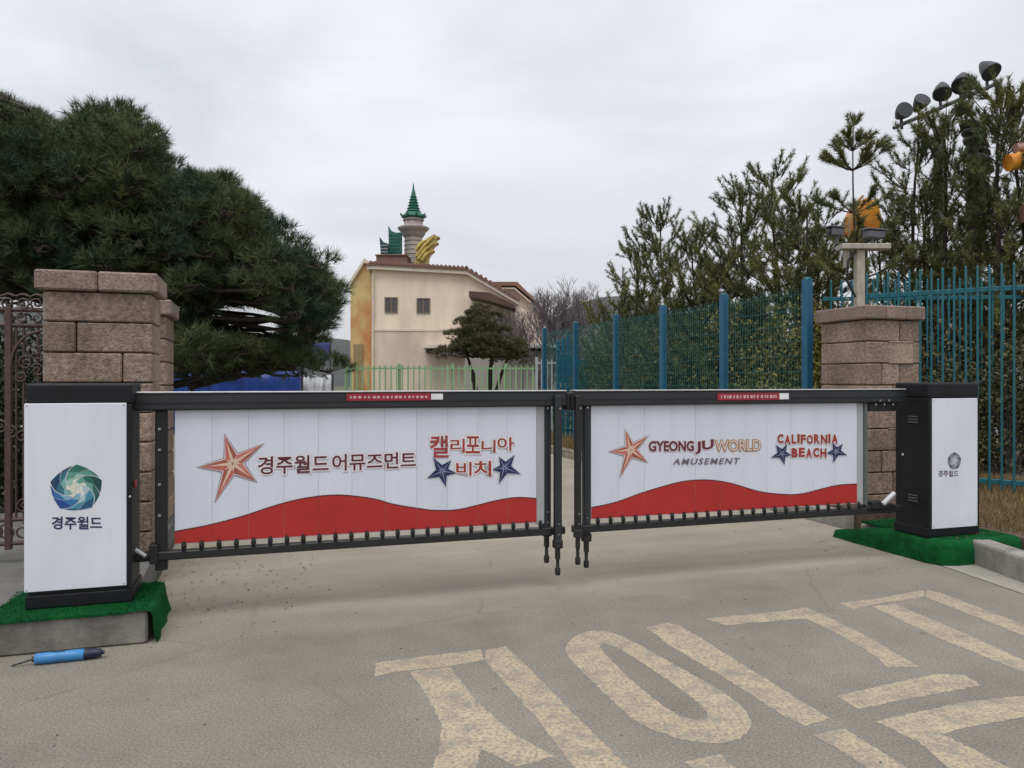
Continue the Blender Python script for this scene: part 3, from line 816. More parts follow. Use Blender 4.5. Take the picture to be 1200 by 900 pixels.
wl = [(205,622.7),(246.7,614.7),(286.7,604),(320,593),(350.7,585),(382.7,580.5),(406.7,580.5),(440,585),(460,590.7),(492,596),(508,598),(534.7,597.3),(558.7,592),(580,586.7),(604,583),(627.5,584)]
gl, X = gate("left arm of the folding gate, white boards lettered in Korean above a red wave", (157, 661), (205, 628), 639, 11, wl, None, True)
def quadpx(X, x0, y0l, y1l, x1, y0r, y1r):
    """text box from pixels: left top/bottom and right top/bottom"""
    a, zt = X(x0, y0l); _, zb = X(x0, y1l); b, zt2 = X(x1, y0r); _, zb2 = X(x1, y1r)
    return (a, zb, b, zb + (zt - zb + zt2 - zb2) / 2, zb2 - zb)
YP = -.0150
tips = [X(264,511), X(307,521), X(299,563), X(253,586), X(234,547)]
star_print(tips, X(273,543), YP, gl, [st_a, st_b, st_c], pr_pink, pr_grey)
mb = flat()
letter_print(None, "경주월드", quadpx(X, 302, 534, 556, 385, 533, 553), YP, [(.016, mb, 0), (.075, mb, 1), (.10, mb, 2)], 1.02)
letter_print(None, "어뮤즈먼트", quadpx(X, 389, 532, 552, 487, 529, 548), YP, [(.016, mb, 0), (.075, mb, 1), (.10, mb, 2)], .98)
mb.build("park_lettering", [pr_maroon, pr_white, pr_pink], gl)
def jolly(X, chars, mb, offs):
    for ch, x0, y0, x1, y1 in chars:
        offs = [.016, .07, .10] if ch == '캘' else offs
        letter_print(None, ch, quadpx(X, x0, y0, y1, x1, y0, y1), YP, [(o_, mb, k) for k, o_ in enumerate(offs)])
mb = flat()
jolly(X, [("캘", 503.5, 510, 525, 536), ("리", 527, 514, 544, 530), ("포", 545, 511, 562, 531), ("니", 563.5, 515, 580, 530), ("아", 582, 512, 602, 528),
          ("비", 534, 541, 552, 557), ("치", 554.5, 539.5, 575, 558)], mb, [.055, .115, .145])
mb.build("beach_lettering", [pr_redletter, pr_white, pr_pink], gl)
star_print([X(507,536), X(528,539), X(534,554), X(522,570), X(500,560)], X(517.5,552), YP, gl, [pr_navy, pr_navy, pr_sky], pr_white, pr_sky, True)
star_print([X(584,535), X(602,533), X(609,555), X(584,566), X(576,550)], X(590.5,548), YP, gl, [pr_navy, pr_navy, pr_sky], pr_white, pr_sky, True)

wr = [(692,594.7),(718.7,589),(753,577),(788,566.7),(809,563),(833,562.7),(857,566.7),(889,576),(917.6,579.3),(938,578.7),(961,573),(981,568.5),(1003,567)]
gr, X = gate("right arm of the folding gate, white boards lettered in English above a red wave", (671, 1056), (692, 1003), 1011, 11, wr, None, False)
star_print([X(732,504), X(758,511), X(757,541), X(726,558), X(714,529)], X(738,527), YP, gr, [st_a, st_b, st_c], pr_white, pr_grey)
mb = flat()
letter_print(None, "GYEONG", quadpx(X, 759, 517, 529, 812, 516, 528.5), YP, [(.032, mb, 0), (.085, mb, 2)], 1.0)
letter_print(None, "JU", quadpx(X, 813.5, 516, 532, 835, 516, 528.5), YP, [(.032, mb, 0), (.085, mb, 2)], 1.0)
letter_print(None, "WORLD", quadpx(X, 837, 516, 528.5, 890, 515.5, 527.5), YP, [(-.004, mb, 2), (.062, mb, 1)], 1.0)
letter_print(None, "AMUSEMENT", quadpx(X, 787, 537, 544.5, 866, 536.5, 543.5), YP, [(.02, mb, 3)], 1.22, .25)
mb.build("park_lettering", [pr_maroon, pr_gold, pr_pink, pr_grey], gr)
mb = flat()
cal = "CALIFORNIA"; w_ = [7.6, 7.6, 6, 3, 6.4, 7.8, 7.4, 8, 3, 8]; x = 909.5; kk = 71 / (sum(w_) + 9)
for i, (chh, ww) in enumerate(zip(cal, w_)):
    dy = [0, 1.2, .3, -.2, .5, .8, 0, .6, -.3, .2][i]
    jolly(X, [(chh, x, 508.5 + dy, x + ww * kk, 519.5 + dy)], mb, [.055, .11]); x += (ww + 1) * kk
x = 926; kk = 41 / (7 * 5 + 4)
for i, chh in enumerate("BEACH"):
    dy = [.4, -.2, .8, 0, .6][i]
    jolly(X, [(chh, x, 524.5 + dy, x + 7 * kk, 535.5 + dy)], mb, [.055, .11]); x += 8 * kk
mb.build("beach_lettering", [pr_redletter, pr_white], gr)
star_print([X(908,521), X(921,520), X(926,533), X(918,544), X(902,536)], X(915,532), YP, gr, [pr_navy, pr_navy, pr_sky], pr_white, pr_sky, True)
star_print([X(974,518), X(986,520), X(991,533), X(975,542), X(967,531)], X(978.5,529), YP, gr, [pr_navy, pr_navy, pr_sky], pr_white, pr_sky, True)

# ================================================================== TOOL ON THE GROUND
p0, p1 = gnd(41, 779), gnd(99, 773)
ang = math.atan2((p1 - p0).y, (p1 - p0).x); r = .027
o = thing("power_tool", "light blue cylindrical hand tool lying on the road by the left plinth", "hand tool", (p0.x, p0.y, r + .001), ang)
MX = Matrix.Rotation(R(90), 4, 'Y'); Ln = (p1 - p0).length
MB().lathe([(r * .8, 0), (r, .006), (r, Ln * .5), (r * .97, Ln * .51), (r, Ln * .52), (r, Ln - .004), (r * .9, Ln)], 18, M=MX).build("barrel", tool_blue, o)
MB().lathe([(r * .95, Ln + .001), (r * .98, Ln + .02), (r * .8, Ln + .03), (r * .92, Ln + .045), (r * .72, Ln + .06), (r * .8, Ln + .072), (r * .4, Ln + .08), (r * .3, Ln + .09)], 16, M=MX).build("grip", tool_navy, o)
MB().lathe([(r * .5, -.012), (r * .5, 0)], 10, M=MX).tube([(-.012, 0, 0), (-.055, .002, -.012), (-.10, .004, -.022)], .0045, 6).build("rod", rail_dark, o)
MB().box(Ln * .35, Ln * .6, -.006, .006, r - .001, r + .006, .002).build("switch", tool_navy, o)

# ================================================================== WROUGHT IRON GATE (left edge)
o = thing("iron_gate", "ornate brown wrought iron gate with scrolls left of the front left pillar", "iron gate", G(0, 1.12), GANG)
bar = lambda pts, r, n=6: MB().tube(pts, r, n)
def strip(name, pts, r, n=6, par=o): return bar(pts, r, n).build(name, iron_m, par)
for z in (1.88, 1.775, .46, .30): strip("rail", [(-2.9, 0, z), (-.735, 0, z)], .016, 6)
for t in (-.95, -1.62, -2.29, -2.9): MB().box(t - .02, t + .02, -.02, .02, .26, 1.90, .004).build("upright", iron_m, o)
for t in (-.775, -.86, -.905, -1.02, -1.09, -1.17, -1.25, -1.33, -1.41, -1.49, -1.56): strip("picket", [(t, 0, .47), (t, 0, 1.76)], .009, 5)
def spiral(c, r0, turns, start, sgn=1, n=20):
    return [(c[0] + r0 * (1 - .82 * i / n) * math.cos(start + sgn * turns * 2 * math.pi * i / n), -.012, c[1] + r0 * (1 - .82 * i / n) * math.sin(start + sgn * turns * 2 * math.pi * i / n)) for i in range(n + 1)]
for k in range(14):
    t = -.78 - k * .085
    strip("scroll", spiral((t, 1.925), .042, 1.4, R(-90), 1 if k % 2 else -1), .007, 5)
    strip("scroll", spiral((t, 1.825), .038, 1.3, R(90), 1 if k % 2 else -1), .006, 5)
    strip("scroll", spiral((t, .38), .06, 1.4, R(90), -1 if k % 2 else 1), .007, 5)
strip("top_scallop", [(-.74 - .02 * i, 0, 1.965 + .022 * abs(math.sin(i * .74))) for i in range(60)], .008, 5)
for k, c0 in enumerate((-.735, -1.40)):
    strip("arch", [(c0 - .20 * math.sin(a / 10 * math.pi / 2) , -.01, 1.50 + .24 * math.cos(a / 10 * math.pi / 2)) for a in range(11)], .011, 5)
    for j, (dx, dz, rr) in enumerate([(-.05, 1.60, .06), (-.11, 1.52, .05), (-.04, 1.47, .045), (-.14, 1.43, .04), (-.07, 1.08, .05), (-.13, 1.02, .05), (-.07, .60, .05), (-.12, .55, .05), (-.20, 1.05, .05), (-.26, 1.1, .05)]):
        strip("scroll", spiral((c0 + dx, dz), rr, 1.5, j * 1.1, 1 if j % 2 else -1), .007, 5)

# ================================================================== CCTV POLE AND CAMERAS
o = thing("camera_pole", "cream painted camera pole with a flat arm on the right pillar", "pole", (0, 0, 0))
pb = at(1007, 357, 7.72); pb.z = 2.123; ptop = at(1007, 293, 7.72)
MB().lathe([(.075, 0), (.075, .012), (.046, .014), (.046, .03)], 4, (pb.x, pb.y, pb.z)).build("foot_plate", cctv_m, o)
MB().box(pb.x - .042, pb.x + .042, pb.y - .042, pb.y + .042, pb.z + .012, ptop.z, .008).build("mast", cctv_m, o)
MB().box(pb.x - .15, pb.x - .10, pb.y - .02, pb.y + .03, ptop.z - .18, ptop.z, .006).build("junction_box", cctv_m, o)
a0, a1 = at(983, 290, 7.72), at(1040, 290, 7.72)
MB().box(a0.x, a1.x, pb.y - .08, pb.y + .08, ptop.z + .001, ptop.z + .055, .006).build("arm", cctv_m, o)
MB().tube([(pb.x - .06, pb.y - .05, ptop.z - .02), (pb.x - .14, pb.y - .06, ptop.z - .12), (pb.x - .15, pb.y - .06, ptop.z - .32), (pb.x - .06, pb.y - .05, ptop.z - .48)], .012, 6).build("cable", rubber, o)
def seccam(label, px, py, length, rz, hood):
    c = at(px, py, 7.72)
    o = thing("security_camera", label, "security camera", c, rz, "security cameras on the pole arm")
    MB().box(-length / 2, length / 2, -.045, .045, -.04, .04, .012).build("housing", cam_dark, o)
    MB().box(-length / 2 - .03, length / 2 + .01, -.055, .055, .041, .055, .004).build("sun_hood", cam_white if hood else cam_dark, o)
    MB().lathe([(.032, 0), (.036, .012), (.030, .02)], 12, M=Matrix.Translation((-length / 2 - .003, 0, 0)) @ Matrix.Rotation(R(-90), 4, 'Y')).build("lens", glass_dark, o)
    zb = at(px, 286, 7.72).z - c.z
    MB().tube([(.02, 0, -.035), (.02, 0, zb)], .016, 8).build("bracket", cam_dark, o)
seccam("small dark security camera at the left end of the pole arm", 979, 272, .15, R(18), False)
seccam("larger security camera with pale hood at the right end of the pole arm", 1024, 275, .22, R(-160), False)

# ================================================================== BLUE MESH FENCE
o = thing("mesh_fence", "blue post and green wire mesh fence running away behind the right pillar", "fence", G(6.3, 0), GANG)
ss = [2.09, 3.68, 5.25, 6.85, 8.6, 10.3]
for i, s in enumerate(ss):
    MB().box(-.045, .045, s - .045, s + .045, .0, 2.5, .01).build("post", blue_post, o)
    MB().lathe([(.046, 2.50), (.046, 2.51), (.03, 2.52)], 10, (0, s, 0)).build("post_cap", wire_m, o)
def wirepanel(p, q, h0, h1, parent, r=.0034):
    mb = MB(); p, q = Vector(p), Vector(q); n = int((q - p).length / .05)
    mb.fixn = False
    for i in range(n + 1):
        a = p.lerp(q, i / n); mb.tube([(a.x, a.y, h0), (a.x, a.y, h1)], r, 3, False)
    nrm = Vector((1, 0, 0))
    for z in np.arange(h0 + .02, h1, .17):
        mb.tube([(p.x - .008, p.y, z), (q.x - .008, q.y, z)], r * 1.15, 3, False)
    x = mb.build("wire_panel", wire_m, parent); x["kind"] = "stuff"; return x
for a, b in zip(ss[:-1], ss[1:]): wirepanel((0, a + .05, 0), (0, b - .05, 0), .12, 2.42, o)
# pivoting gate at its far end
o2 = thing("blue_gate", "closed blue metal gate at the far end of the mesh fence", "gate", at(668, HOR, 16.6) * 1.0, GANG)
o2.location.z = 0
for x in (-.28, -.16, -.05, .06, .17): MB().box(x - .035, x + .035, -.03, .03, .05, 2.42 - abs(x) * .6, .006).build("upright", blue_post, o2)
MB().box(-.30, .20, -.02, .02, 1.35, 1.95, .006).build("lock_plate", blue_post, o2)
MB().box(.20, .42, -.03, .03, .0, 1.85, .006).build("side_post", teal, o2)
for z in (.3, 1.2, 2.1): MB().box(-.31, .24, .031, .055, z, z + .05, .005).build("rail", blue_post, o2)

# ================================================================== TEAL PICKET FENCE (right)
A = Vector((4.10, 9.15, .15)); B = Vector((7.9, 6.5, .15)); d = (B - A)
o = thing("picket_fence", "tall teal steel picket fence behind the right pillar and cabinet", "fence", A, math.atan2(d.y, d.x))
Lf = d.length
pk = MB().box(-.0115, .0115, -.0115, .0115, .06, 2.50, .003).add([(-.0115, -.0115, 2.5), (.0115, -.0115, 2.5), (.0115, .0115, 2.5), (-.0115, .0115, 2.5), (0, 0, 2.525)], [(0, 1, 4), (1, 2, 4), (2, 3, 4), (3, 0, 4)]).mesh("picket", teal)
for k in range(int(Lf / .112)):
    inst("picket", pk, o, (.12 + k * .112, 0, 0))
for z in (.12, 2.22): MB().box(0, Lf, .016, .05, z, z + .055, .005).build("rail", teal, o)
for x in (.0, 1.75, 3.5): MB().box(x - .04, x + .04, .052, .125, -.1, 2.62, .008).build("post", blue_post, o)
# a second bay runs on from the first post, behind it
o = thing("rear_fence", "teal picket fence bay farther back, behind the front picket fence", "fence", Vector((4.3, 10.6, .15)), R(-6))
for k in range(30): inst("picket", pk, o, (.1 + k * .14, 0, .12))
for z in (.3, 2.35): MB().box(0, 4.3, .016, .05, z, z + .055, .005).build("rail", teal, o)

# ================================================================== PINE TREES
def tufted(name, pads, m, shoots, n_need, Ln, W, shoot=.12):
    """pads: (centre, rx, ry, rz, n)"""
    P, D = [], []
    for c, rx, ry, rz in pads:
        k = int(shoots * (rx * ry) ** .9 + 12)
        v = unit(rng.normal(size=(k, 3))); v[:, 2] = np.where(rng.random(k) < .72, np.abs(v[:, 2]), v[:, 2])
        rr = rng.uniform(.45, 1.0, (k, 1)) ** .5
        p = np.array(c) + v * rr * np.array([rx, ry, rz])
        dd = unit(v * np.array([1, 1, .8]) + np.array([0, 0, .75]) + rng.normal(size=(k, 3)) * .3)
        P.append(p); D.append(dd)
    return leafmesh(name, needles(np.concatenate(P), np.concatenate(D), n_need, Ln, W, shoot, .2, 1.25), m)

def limb_tree(o, trunk, r0, pads, m, frac=.85):
    mb = MB()
    n = len(trunk)
    mb.tube(trunk, [r0 * (1 - .75 * i / (n - 1)) for i in range(n)], 9)
    mb.build("trunk", m, o)
    bm_ = MB()
    T = [Vector(p) for p in trunk]
    for c, rx, ry, rz in pads:
        c = Vector(c); k = min(range(1, n), key=lambda i: (T[i] - c).length + (2.2 * max(0, T[i].z - c.z)))
        a = T[k]; L_ = (c - a).length
        bm_.tube(bend(a, c + Vector((0, 0, -rz * .5)), .08 * L_, 5, .05 * L_), [max(.012, .05 * (1 - .14 * i)) for i in range(6)], 5, False)
        for q in range(5):
            e = c + Vector((random.uniform(-rx, rx), random.uniform(-ry, ry), random.uniform(-.5, .2) * rz)) * .6
            bm_.tube(bend(c + Vector((0, 0, -rz * .5)), e, .03, 3, .03), [.016, .012, .009, .006], 4, False)
    bm_.build("branches", m, o)

# big old pine on the left
sil = [(-60,80),(0,122),(35,140),(60,158),(95,164),(112,126),(150,130),(172,144),(180,182),(222,208),(262,218),(286,230),(310,262),(338,278),(350,300),(378,304),(392,306),(378,332),(388,362),(366,390),(358,408),(345,430),(250,442),(205,440),(200,360),(60,352),(-60,350)]
gaps = [(225,338,368,396),(-10,85,236,252),(70,150,279,292),(195,220,352,372),(330,372,382,394)]
pads = []; tries = 0
pin = Vector((-5.2, 9.6, 0))
while len(pads) < 420 and tries < 60000:
    tries += 1
    x, y = random.uniform(-60, 410), random.uniform(60, 442)
    if not inpoly(x, y, sil): continue
    if any(a - 12 < x < b + 10 and c - 9 < y < d_ + 9 for a, b, c, d_ in gaps): continue
    edge = not all(inpoly(x + dx, y + dy, sil) for dx, dy in ((26, 0), (-26, 0), (0, 20), (0, -24), (20, -16)))
    Y = random.uniform(8.0, 11.2)
    s_ = Y / 900
    rx = (random.uniform(10, 21) if edge else random.uniform(30, 44) if y < 300 else random.uniform(22, 32)) * s_
    c = at(x, y, Y)
    if any((Vector(q[0]) - c).length < .24 for q in pads): continue
    pads.append((tuple(c), rx, rx * random.uniform(.8, 1.2), rx * random.uniform(.38, .55)))
# drooping lower boughs that reach down behind the gate rail
k_ = 0
while k_ < 120:
    x, y = random.uniform(190, 392), random.uniform(330, 440)
    if not inpoly(x, y, sil) or (222 < x < 345 and 360 < y < 402) or (275 < x < 385 and 404 < y < 416): continue
    Y = random.uniform(8.6, 11.0); rx = random.uniform(15, 25) * Y / 900
    pads.append((tuple(at(x, y, Y)), rx, rx * 1.1, rx * .42)); k_ += 1
# crown beyond the left picture edge
for k in range(36):
    Y = random.uniform(8.2, 11); pads.append((tuple(at(random.uniform(-260, -50), random.uniform(90, 330), Y)), .42, .42, .2))
o = thing("pine_tree", "huge dense dark pine spreading over the left pillars", "tree", (-5.6, 9.7, 0))
rel = [((c[0] + 5.6, c[1] - 9.7, c[2]), a, b, z) for c, a, b, z in pads]
limb_tree(o, [(0, 0, -.1), (.05, .02, .8), (.12, 0, 1.6), (.1, .05, 2.3), (0, 0, 3.0), (-.15, .1, 3.7), (-.2, 0, 4.4)], .19, rel, bark)
link(bpy.data.objects.new("crown", tufted("crown", rel, needle_dark, 250, 28, .135, .0075, .10)), o)
# small pine under it with a thin trunk
o = thing("pine_tree", "small low pine with a thin forked trunk in front of the blue tarpaulin", "tree", (-5.2, 12.2, 0))
pads = [((at(x, y, 12.2).x + 5.2 , dy, at(x, y, 12.2).z), .42, .40, .13) for x, y, dy in ((212,420,0),(240,416,.3),(265,424,-.2),(300,420,.2),(335,428,0),(365,424,.3),(285,432,-.3),(320,412,.1),(385,432,0),(230,432,.2),(350,436,-.1))]
limb_tree(o, [(0.05, 0, -.1), (0.1, 0, .7), (0.12, 0, 1.3), (.3, 0, 1.7)], .07, pads, bark)
link(bpy.data.objects.new("crown", tufted("crown", pads, needle_dark, 230, 30, .12, .007, .1)), o)

def slim_pine(label, px, ptop, ywh, Y, group):
    b = at(px, HOR, Y); H = at(px, ptop, Y).z - .1; zw = at(px, ywh, Y).z - .1
    o = thing("pine_tree", label, "tree", (b.x, b.y, .1), 0, group)
    tp = lambda z: Vector((.05 * math.sin(z * 1.1), .03 * math.cos(z), z))
    MB().tube([tp(H * i / 10) for i in range(11)], [.032 * (1 - .8 * i / 10) for i in range(11)], 7).build("trunk", bark, o)
    br = MB(); P, D = [], []
    def bough(z, n, ln, rise):
        for k in range(n):
            a = 6.283 * k / n + random.uniform(-.3, .3); d = Vector((math.cos(a), math.sin(a), 0)); l = ln * random.uniform(.8, 1.15)
            pts = [tp(z) + d * (l * q - .004) + Vector((0, 0, l * rise * (q ** 1.4))) for q in (0, .3, .6, .85, 1)]
            br.tube(pts, [.013, .011, .009, .007, .005], 4, False)
            for q in range(6):
                i = random.choice((1, 2, 3, 3)); p = pts[i].lerp(pts[i + 1], random.random()); dd = (d + Vector((random.uniform(-.6, .6), random.uniform(-.6, .6), random.uniform(.3, 1.2)))).normalized()
                br.tube([p, p + dd * .12], [.005, .004], 3, False); P.append(p); D.append(dd)
            P.append(pts[-1] - d * .05); D.append((d + Vector((0, 0, .9))).normalized())
    br.tube([tp(H * (.2 + .79 * i / 10)) for i in range(11)], .004, 4, False)
    bough(zw, 8, .40, .62); bough(zw + (H - zw) * .35, 5, .17, .9); bough(zw - .62, 5, .42, .45); bough(zw - 1.1, 6, .5, .4); bough(zw - 1.6, 7, .6, .4)
    for k in range(6): P.append(tp(H - .16) + Vector((random.uniform(-.04, .04), random.uniform(-.04, .04), 0))); D.append(Vector((random.uniform(-.5, .5), random.uniform(-.5, .5), .8)).normalized())
    br.build("branches", bark, o)
    link(bpy.data.objects.new("crown", leafmesh("crown", needles(np.array([tuple(p) for p in P]), np.array([tuple(d) for d in D]), 80, .09, .0095, .17, .35, 1.2), needle_mid)), o)
def young_pine(label, px, ptop, Y, spread, group="young pines behind the mesh fence", base_z=0.1, dens=1.0, bare=0.0, m=needle_mid):
    b = at(px, HOR, Y); top = at(px, ptop, Y).z - .28; H = top - base_z
    o = thing("pine_tree", label, "tree", (b.x, b.y, base_z), random.uniform(0, 6), group)
    lean = Vector((random.uniform(-.2, .2), random.uniform(-.2, .2), 0))
    def tp(u): return Vector((lean.x * u * u + .04 * math.sin(u * 9), lean.y * u * u + .04 * math.cos(u * 7), H * u))
    MB().tube([tp(i / 8) for i in range(9)], [.010 * H * (1 - .85 * i / 8) + .006 for i in range(9)], 7).build("trunk", bark, o)
    br = MB(); P, D = [], []
    nwh = max(6, int(H / (.30 if dens > .7 else .42))); 
    for w in range(nwh):
        u = max(.10, bare) + (.97 - max(.10, bare)) * w / (nwh - 1)
        reach = spread * (1.02 - u) ** .75 * random.uniform(.75, 1.1) + .20
        for k in range(random.randint(5, 7)):
            a = random.uniform(0, 2 * math.pi); ln = reach * random.uniform(.7, 1.1)
            dirh = Vector((math.cos(a), math.sin(a), 0)); s = tp(u)
            rise = random.uniform(.25, .6) + .35 * u
            pts = [s + dirh * ln * q + Vector((0, 0, ln * rise * q * q)) for q in (0, .33, .66, 1)]
            br.tube(pts, [.016 * (1.1 - u), .011 * (1.1 - u), .008, .006], 4, False)
            ntw = max(2, int(ln / .17 * dens))
            for q in range(ntw):
                f = random.uniform(.25, 1.0); p = pts[0].lerp(pts[3], f); p.z = s.z + ln * rise * f * f
                td = (dirh * random.uniform(.2, .9) + Vector((random.uniform(-.7, .7), random.uniform(-.7, .7), random.uniform(.35, 1.3)))).normalized()
                tl = random.uniform(.10, .24)
                br.tube([p, p + td * tl], [.006, .004], 3, False)
                P.append(p + td * tl * .35); D.append(td)
            e = pts[3]; P.append(e); D.append((dirh * .5 + Vector((0, 0, 1))).normalized())
    # leaders at the very top
    for k in range(5):
        P.append(tp(.96) + Vector((random.uniform(-.08, .08), random.uniform(-.08, .08), 0))); D.append(Vector((random.uniform(-.35, .35), random.uniform(-.35, .35), 1)).normalized())
    br.build("branches", bark, o)
    link(bpy.data.objects.new("crown", leafmesh("crown", needles(np.array([tuple(p) for p in P]), np.array([tuple(d) for d in D]), 84, .085, .0105, .24, .35, 1.2), m)), o)
    return o
yp = [
 ("leftmost young pine behind the mesh fence, lowest of the row", 745, 285, 15.5, 1.25),
 ("second young pine from the left behind the mesh fence, with candle shoots", 783, 243, 14.5, 1.3),
 ("bushy young pine behind the third blue fence post", 822, 262, 13.8, 1.35),
 ("tall upright young pine above the second blue fence post", 868, 208, 13.4, 1.3),
 ("peaked young pine between two blue fence posts, tallest left of the camera pole", 913, 186, 12.8, 1.4),
 ("broad young pine above the nearest blue fence post", 950, 222, 12.2, 1.4),
 ("slim bare-stemmed pine top standing clear just left of the floodlights", 1008, 112, 11.4, .8),
 ("dense pine below the round floodlight behind the teal fence", 1062, 150, 12.0, .95),
 ("tall pine in front of the floodlight mast behind the teal fence", 1112, 120, 11.6, .9),
 ("pine with long reaching branches near the upper right corner", 1160, 84, 11.0, 1.0),
 ("rightmost tall pine cut by the picture edge", 1206, 104, 10.8, .9),
]
for i, (lb, px, pt, Y, sp) in enumerate(yp):
    if i == 6: slim_pine(lb, 1003, 134, 200, 11.2, "young pines behind the fences"); continue
    young_pine(lb, px, pt, Y, sp, "young pines behind the fences", .1, 1.15 if i < 6 else .72, .30 if i in (6, 9, 10) else .12)
for lb, px, pt, Y, sp in [("low pine filling in behind the camera pole", 975, 275, 13.6, .9), ("low pine behind the left part of the mesh fence", 720, 345, 16, .9),
                          ("low pine filling the gap right of the floodlight mast", 1135, 285, 12.6, 1.0), ("mid height pine just right of the orange ride shell", 1088, 205, 12.5, 1.0), ("mid height pine between the two dark columns", 1138, 205, 12.9, .8),
                          ("mid height pine beside the orange ride track", 1172, 240, 12.9, .8), ("mid height pine behind the nearest blue fence post", 940, 255, 14.2, 1.2),
                          ("low pine at the far right behind the teal fence", 1185, 290, 12.2, .9),
                          ("low pine under the tall upright young pine", 850, 300, 14.8, 1.1), ("low pine under the orange ride shell", 1040, 262, 12.0, .8)]:
    young_pine(lb, px, pt, Y, sp, "young pines behind the fences", .1, 1.2)

# olive shrubs along the fences
def shrub(label, px, ptop, Y, r, m=leaf_olive, base=.12, grp="shrubs behind the mesh fence"):
    b = at(px, HOR, Y); h = at(px, ptop, Y).z - base
    o = thing("shrub", label, "shrub", (b.x, b.y, base), 0, grp)
    st = MB(); C = []
    for k in range(int(26 * r / .7)):
        a = random.uniform(0, 6.28); q = r * math.sqrt(random.random()); z = h * random.uniform(.18, 1) * (1 - .35 * (q / r) ** 2)
        e = Vector((q * math.cos(a), q * math.sin(a), z)); st.tube(bend((e.x * .15, e.y * .15, 0), e, 0, 3, .05), [.016, .011, .008, .004], 4, False); C.append(tuple(e)); C.append(tuple(e * .8))
    st.build("stems", bark_grey, o)
    link(bpy.data.objects.new("foliage", leafmesh("foliage", leaves(C, 95, .15, .055), m)), o)
sh = [(700,388,17,.8),(740,375,15.5,.9),(790,366,14.5,.9),(835,355,13.6,.9),(885,345,12.6,.95),(930,335,11.8,.9),(975,322,11.0,.8)]
nm = ["far end", "second post from the far end", "middle post", "third fence bay", "second fence bay", "nearest fence bay", "right pillar"]
for (px, pt, Y, r), w in zip(sh, nm): shrub("olive green shrub behind the mesh fence at the " + w, px, pt, Y, r)
for (px, pt, Y, r), w in zip([(1065,345,10.4,.7),(1120,378,10.4,.5),(1180,392,10.2,.5)], ["beside the right pillar", "above the right cabinet", "at the picture edge"]):
    shrub("olive green shrub behind the teal picket fence " + w, px, pt, Y, r, m=needle_round, grp="shrubs behind the teal fence")

needle_hedge = mat("leaves_dark", (.020, .034, .018), (.036, .048, .022), 1.2, .8, island=.4, spec=.2)
for (px, pt, Y, r_), w in zip([(-40,352,7.6,.75),(25,356,8.2,.7),(70,372,8.8,.6),(-120,340,7.8,.8)], ["at the left picture edge", "behind the iron gate beside the pillar", "hidden partly by the front left pillar", "left of the iron gate"]):
    shrub("dark evergreen bush " + w, px, pt, Y, r_, needle_hedge, .0, "dark bushes behind the iron gate")
# ================================================================== DISTANT BUILDING
BY = 45.0; S = BY / F
def bp(px, py): return (at(px, py, BY).x, at(px, py, BY).z)
o = thing("cream_building", "cream plastered two storey building with tiled eaves in the distance", "building", (0, BY, 0))
front = [(-8.15, -.2), (4.5, -.2), bp(640, 380), bp(606, 357), bp(547, 322), bp(436, 316)]
front[0] = (bp(436, 400)[0], -.2); front[1] = (bp(640, 400)[0], -.2)
MB().prism(front, 0, 9).build("wall", plaster, o)
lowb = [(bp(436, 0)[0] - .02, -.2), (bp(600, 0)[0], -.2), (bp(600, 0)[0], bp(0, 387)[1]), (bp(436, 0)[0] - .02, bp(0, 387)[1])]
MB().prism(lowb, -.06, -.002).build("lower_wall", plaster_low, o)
MB().box(bp(436, 0)[0] - .03, bp(560, 0)[0], -.10, -.061, bp(0, 388)[1], bp(0, 386)[1]).build("string_course", trim_m, o)
# eaves and roof following the slope
def eave(name, pts, th, y0, y1, m, dz=0.0):
    poly = [(x, z + dz) for x, z in pts] + [(x, z + dz + th) for x, z in pts[::-1]]
    MB().prism(poly, y0, y1).build(name, m, o)
ev = [bp(431, 317), bp(436, 316), bp(547, 322), bp(608, 358)]
eave("eaves_band", ev, .20, -.35, 9.3, trim_m)
eave("roof", ev, .16, -.42, 9.4, tile_m, .201)
# rows of roof tiles along the eave edge
tl = MB().tube([(0, -.46, 0), (0, 1.2, .10)], .095, 6).mesh("roof_tile", tile_m)
for k in range(24):
    u = k / 23; x = ev[1][0] + (ev[2][0] - ev[1][0]) * u; z = ev[1][1] + (ev[2][1] - ev[1][1]) * u + .37
    inst("roof_tile", tl, o, (x, 0, z))
for k in range(12):
    u = k / 11; x = ev[2][0] + (ev[3][0] - ev[2][0]) * u; z = ev[2][1] + (ev[3][1] - ev[2][1]) * u + .37
    inst("roof_tile", tl, o, (x, 0, z))
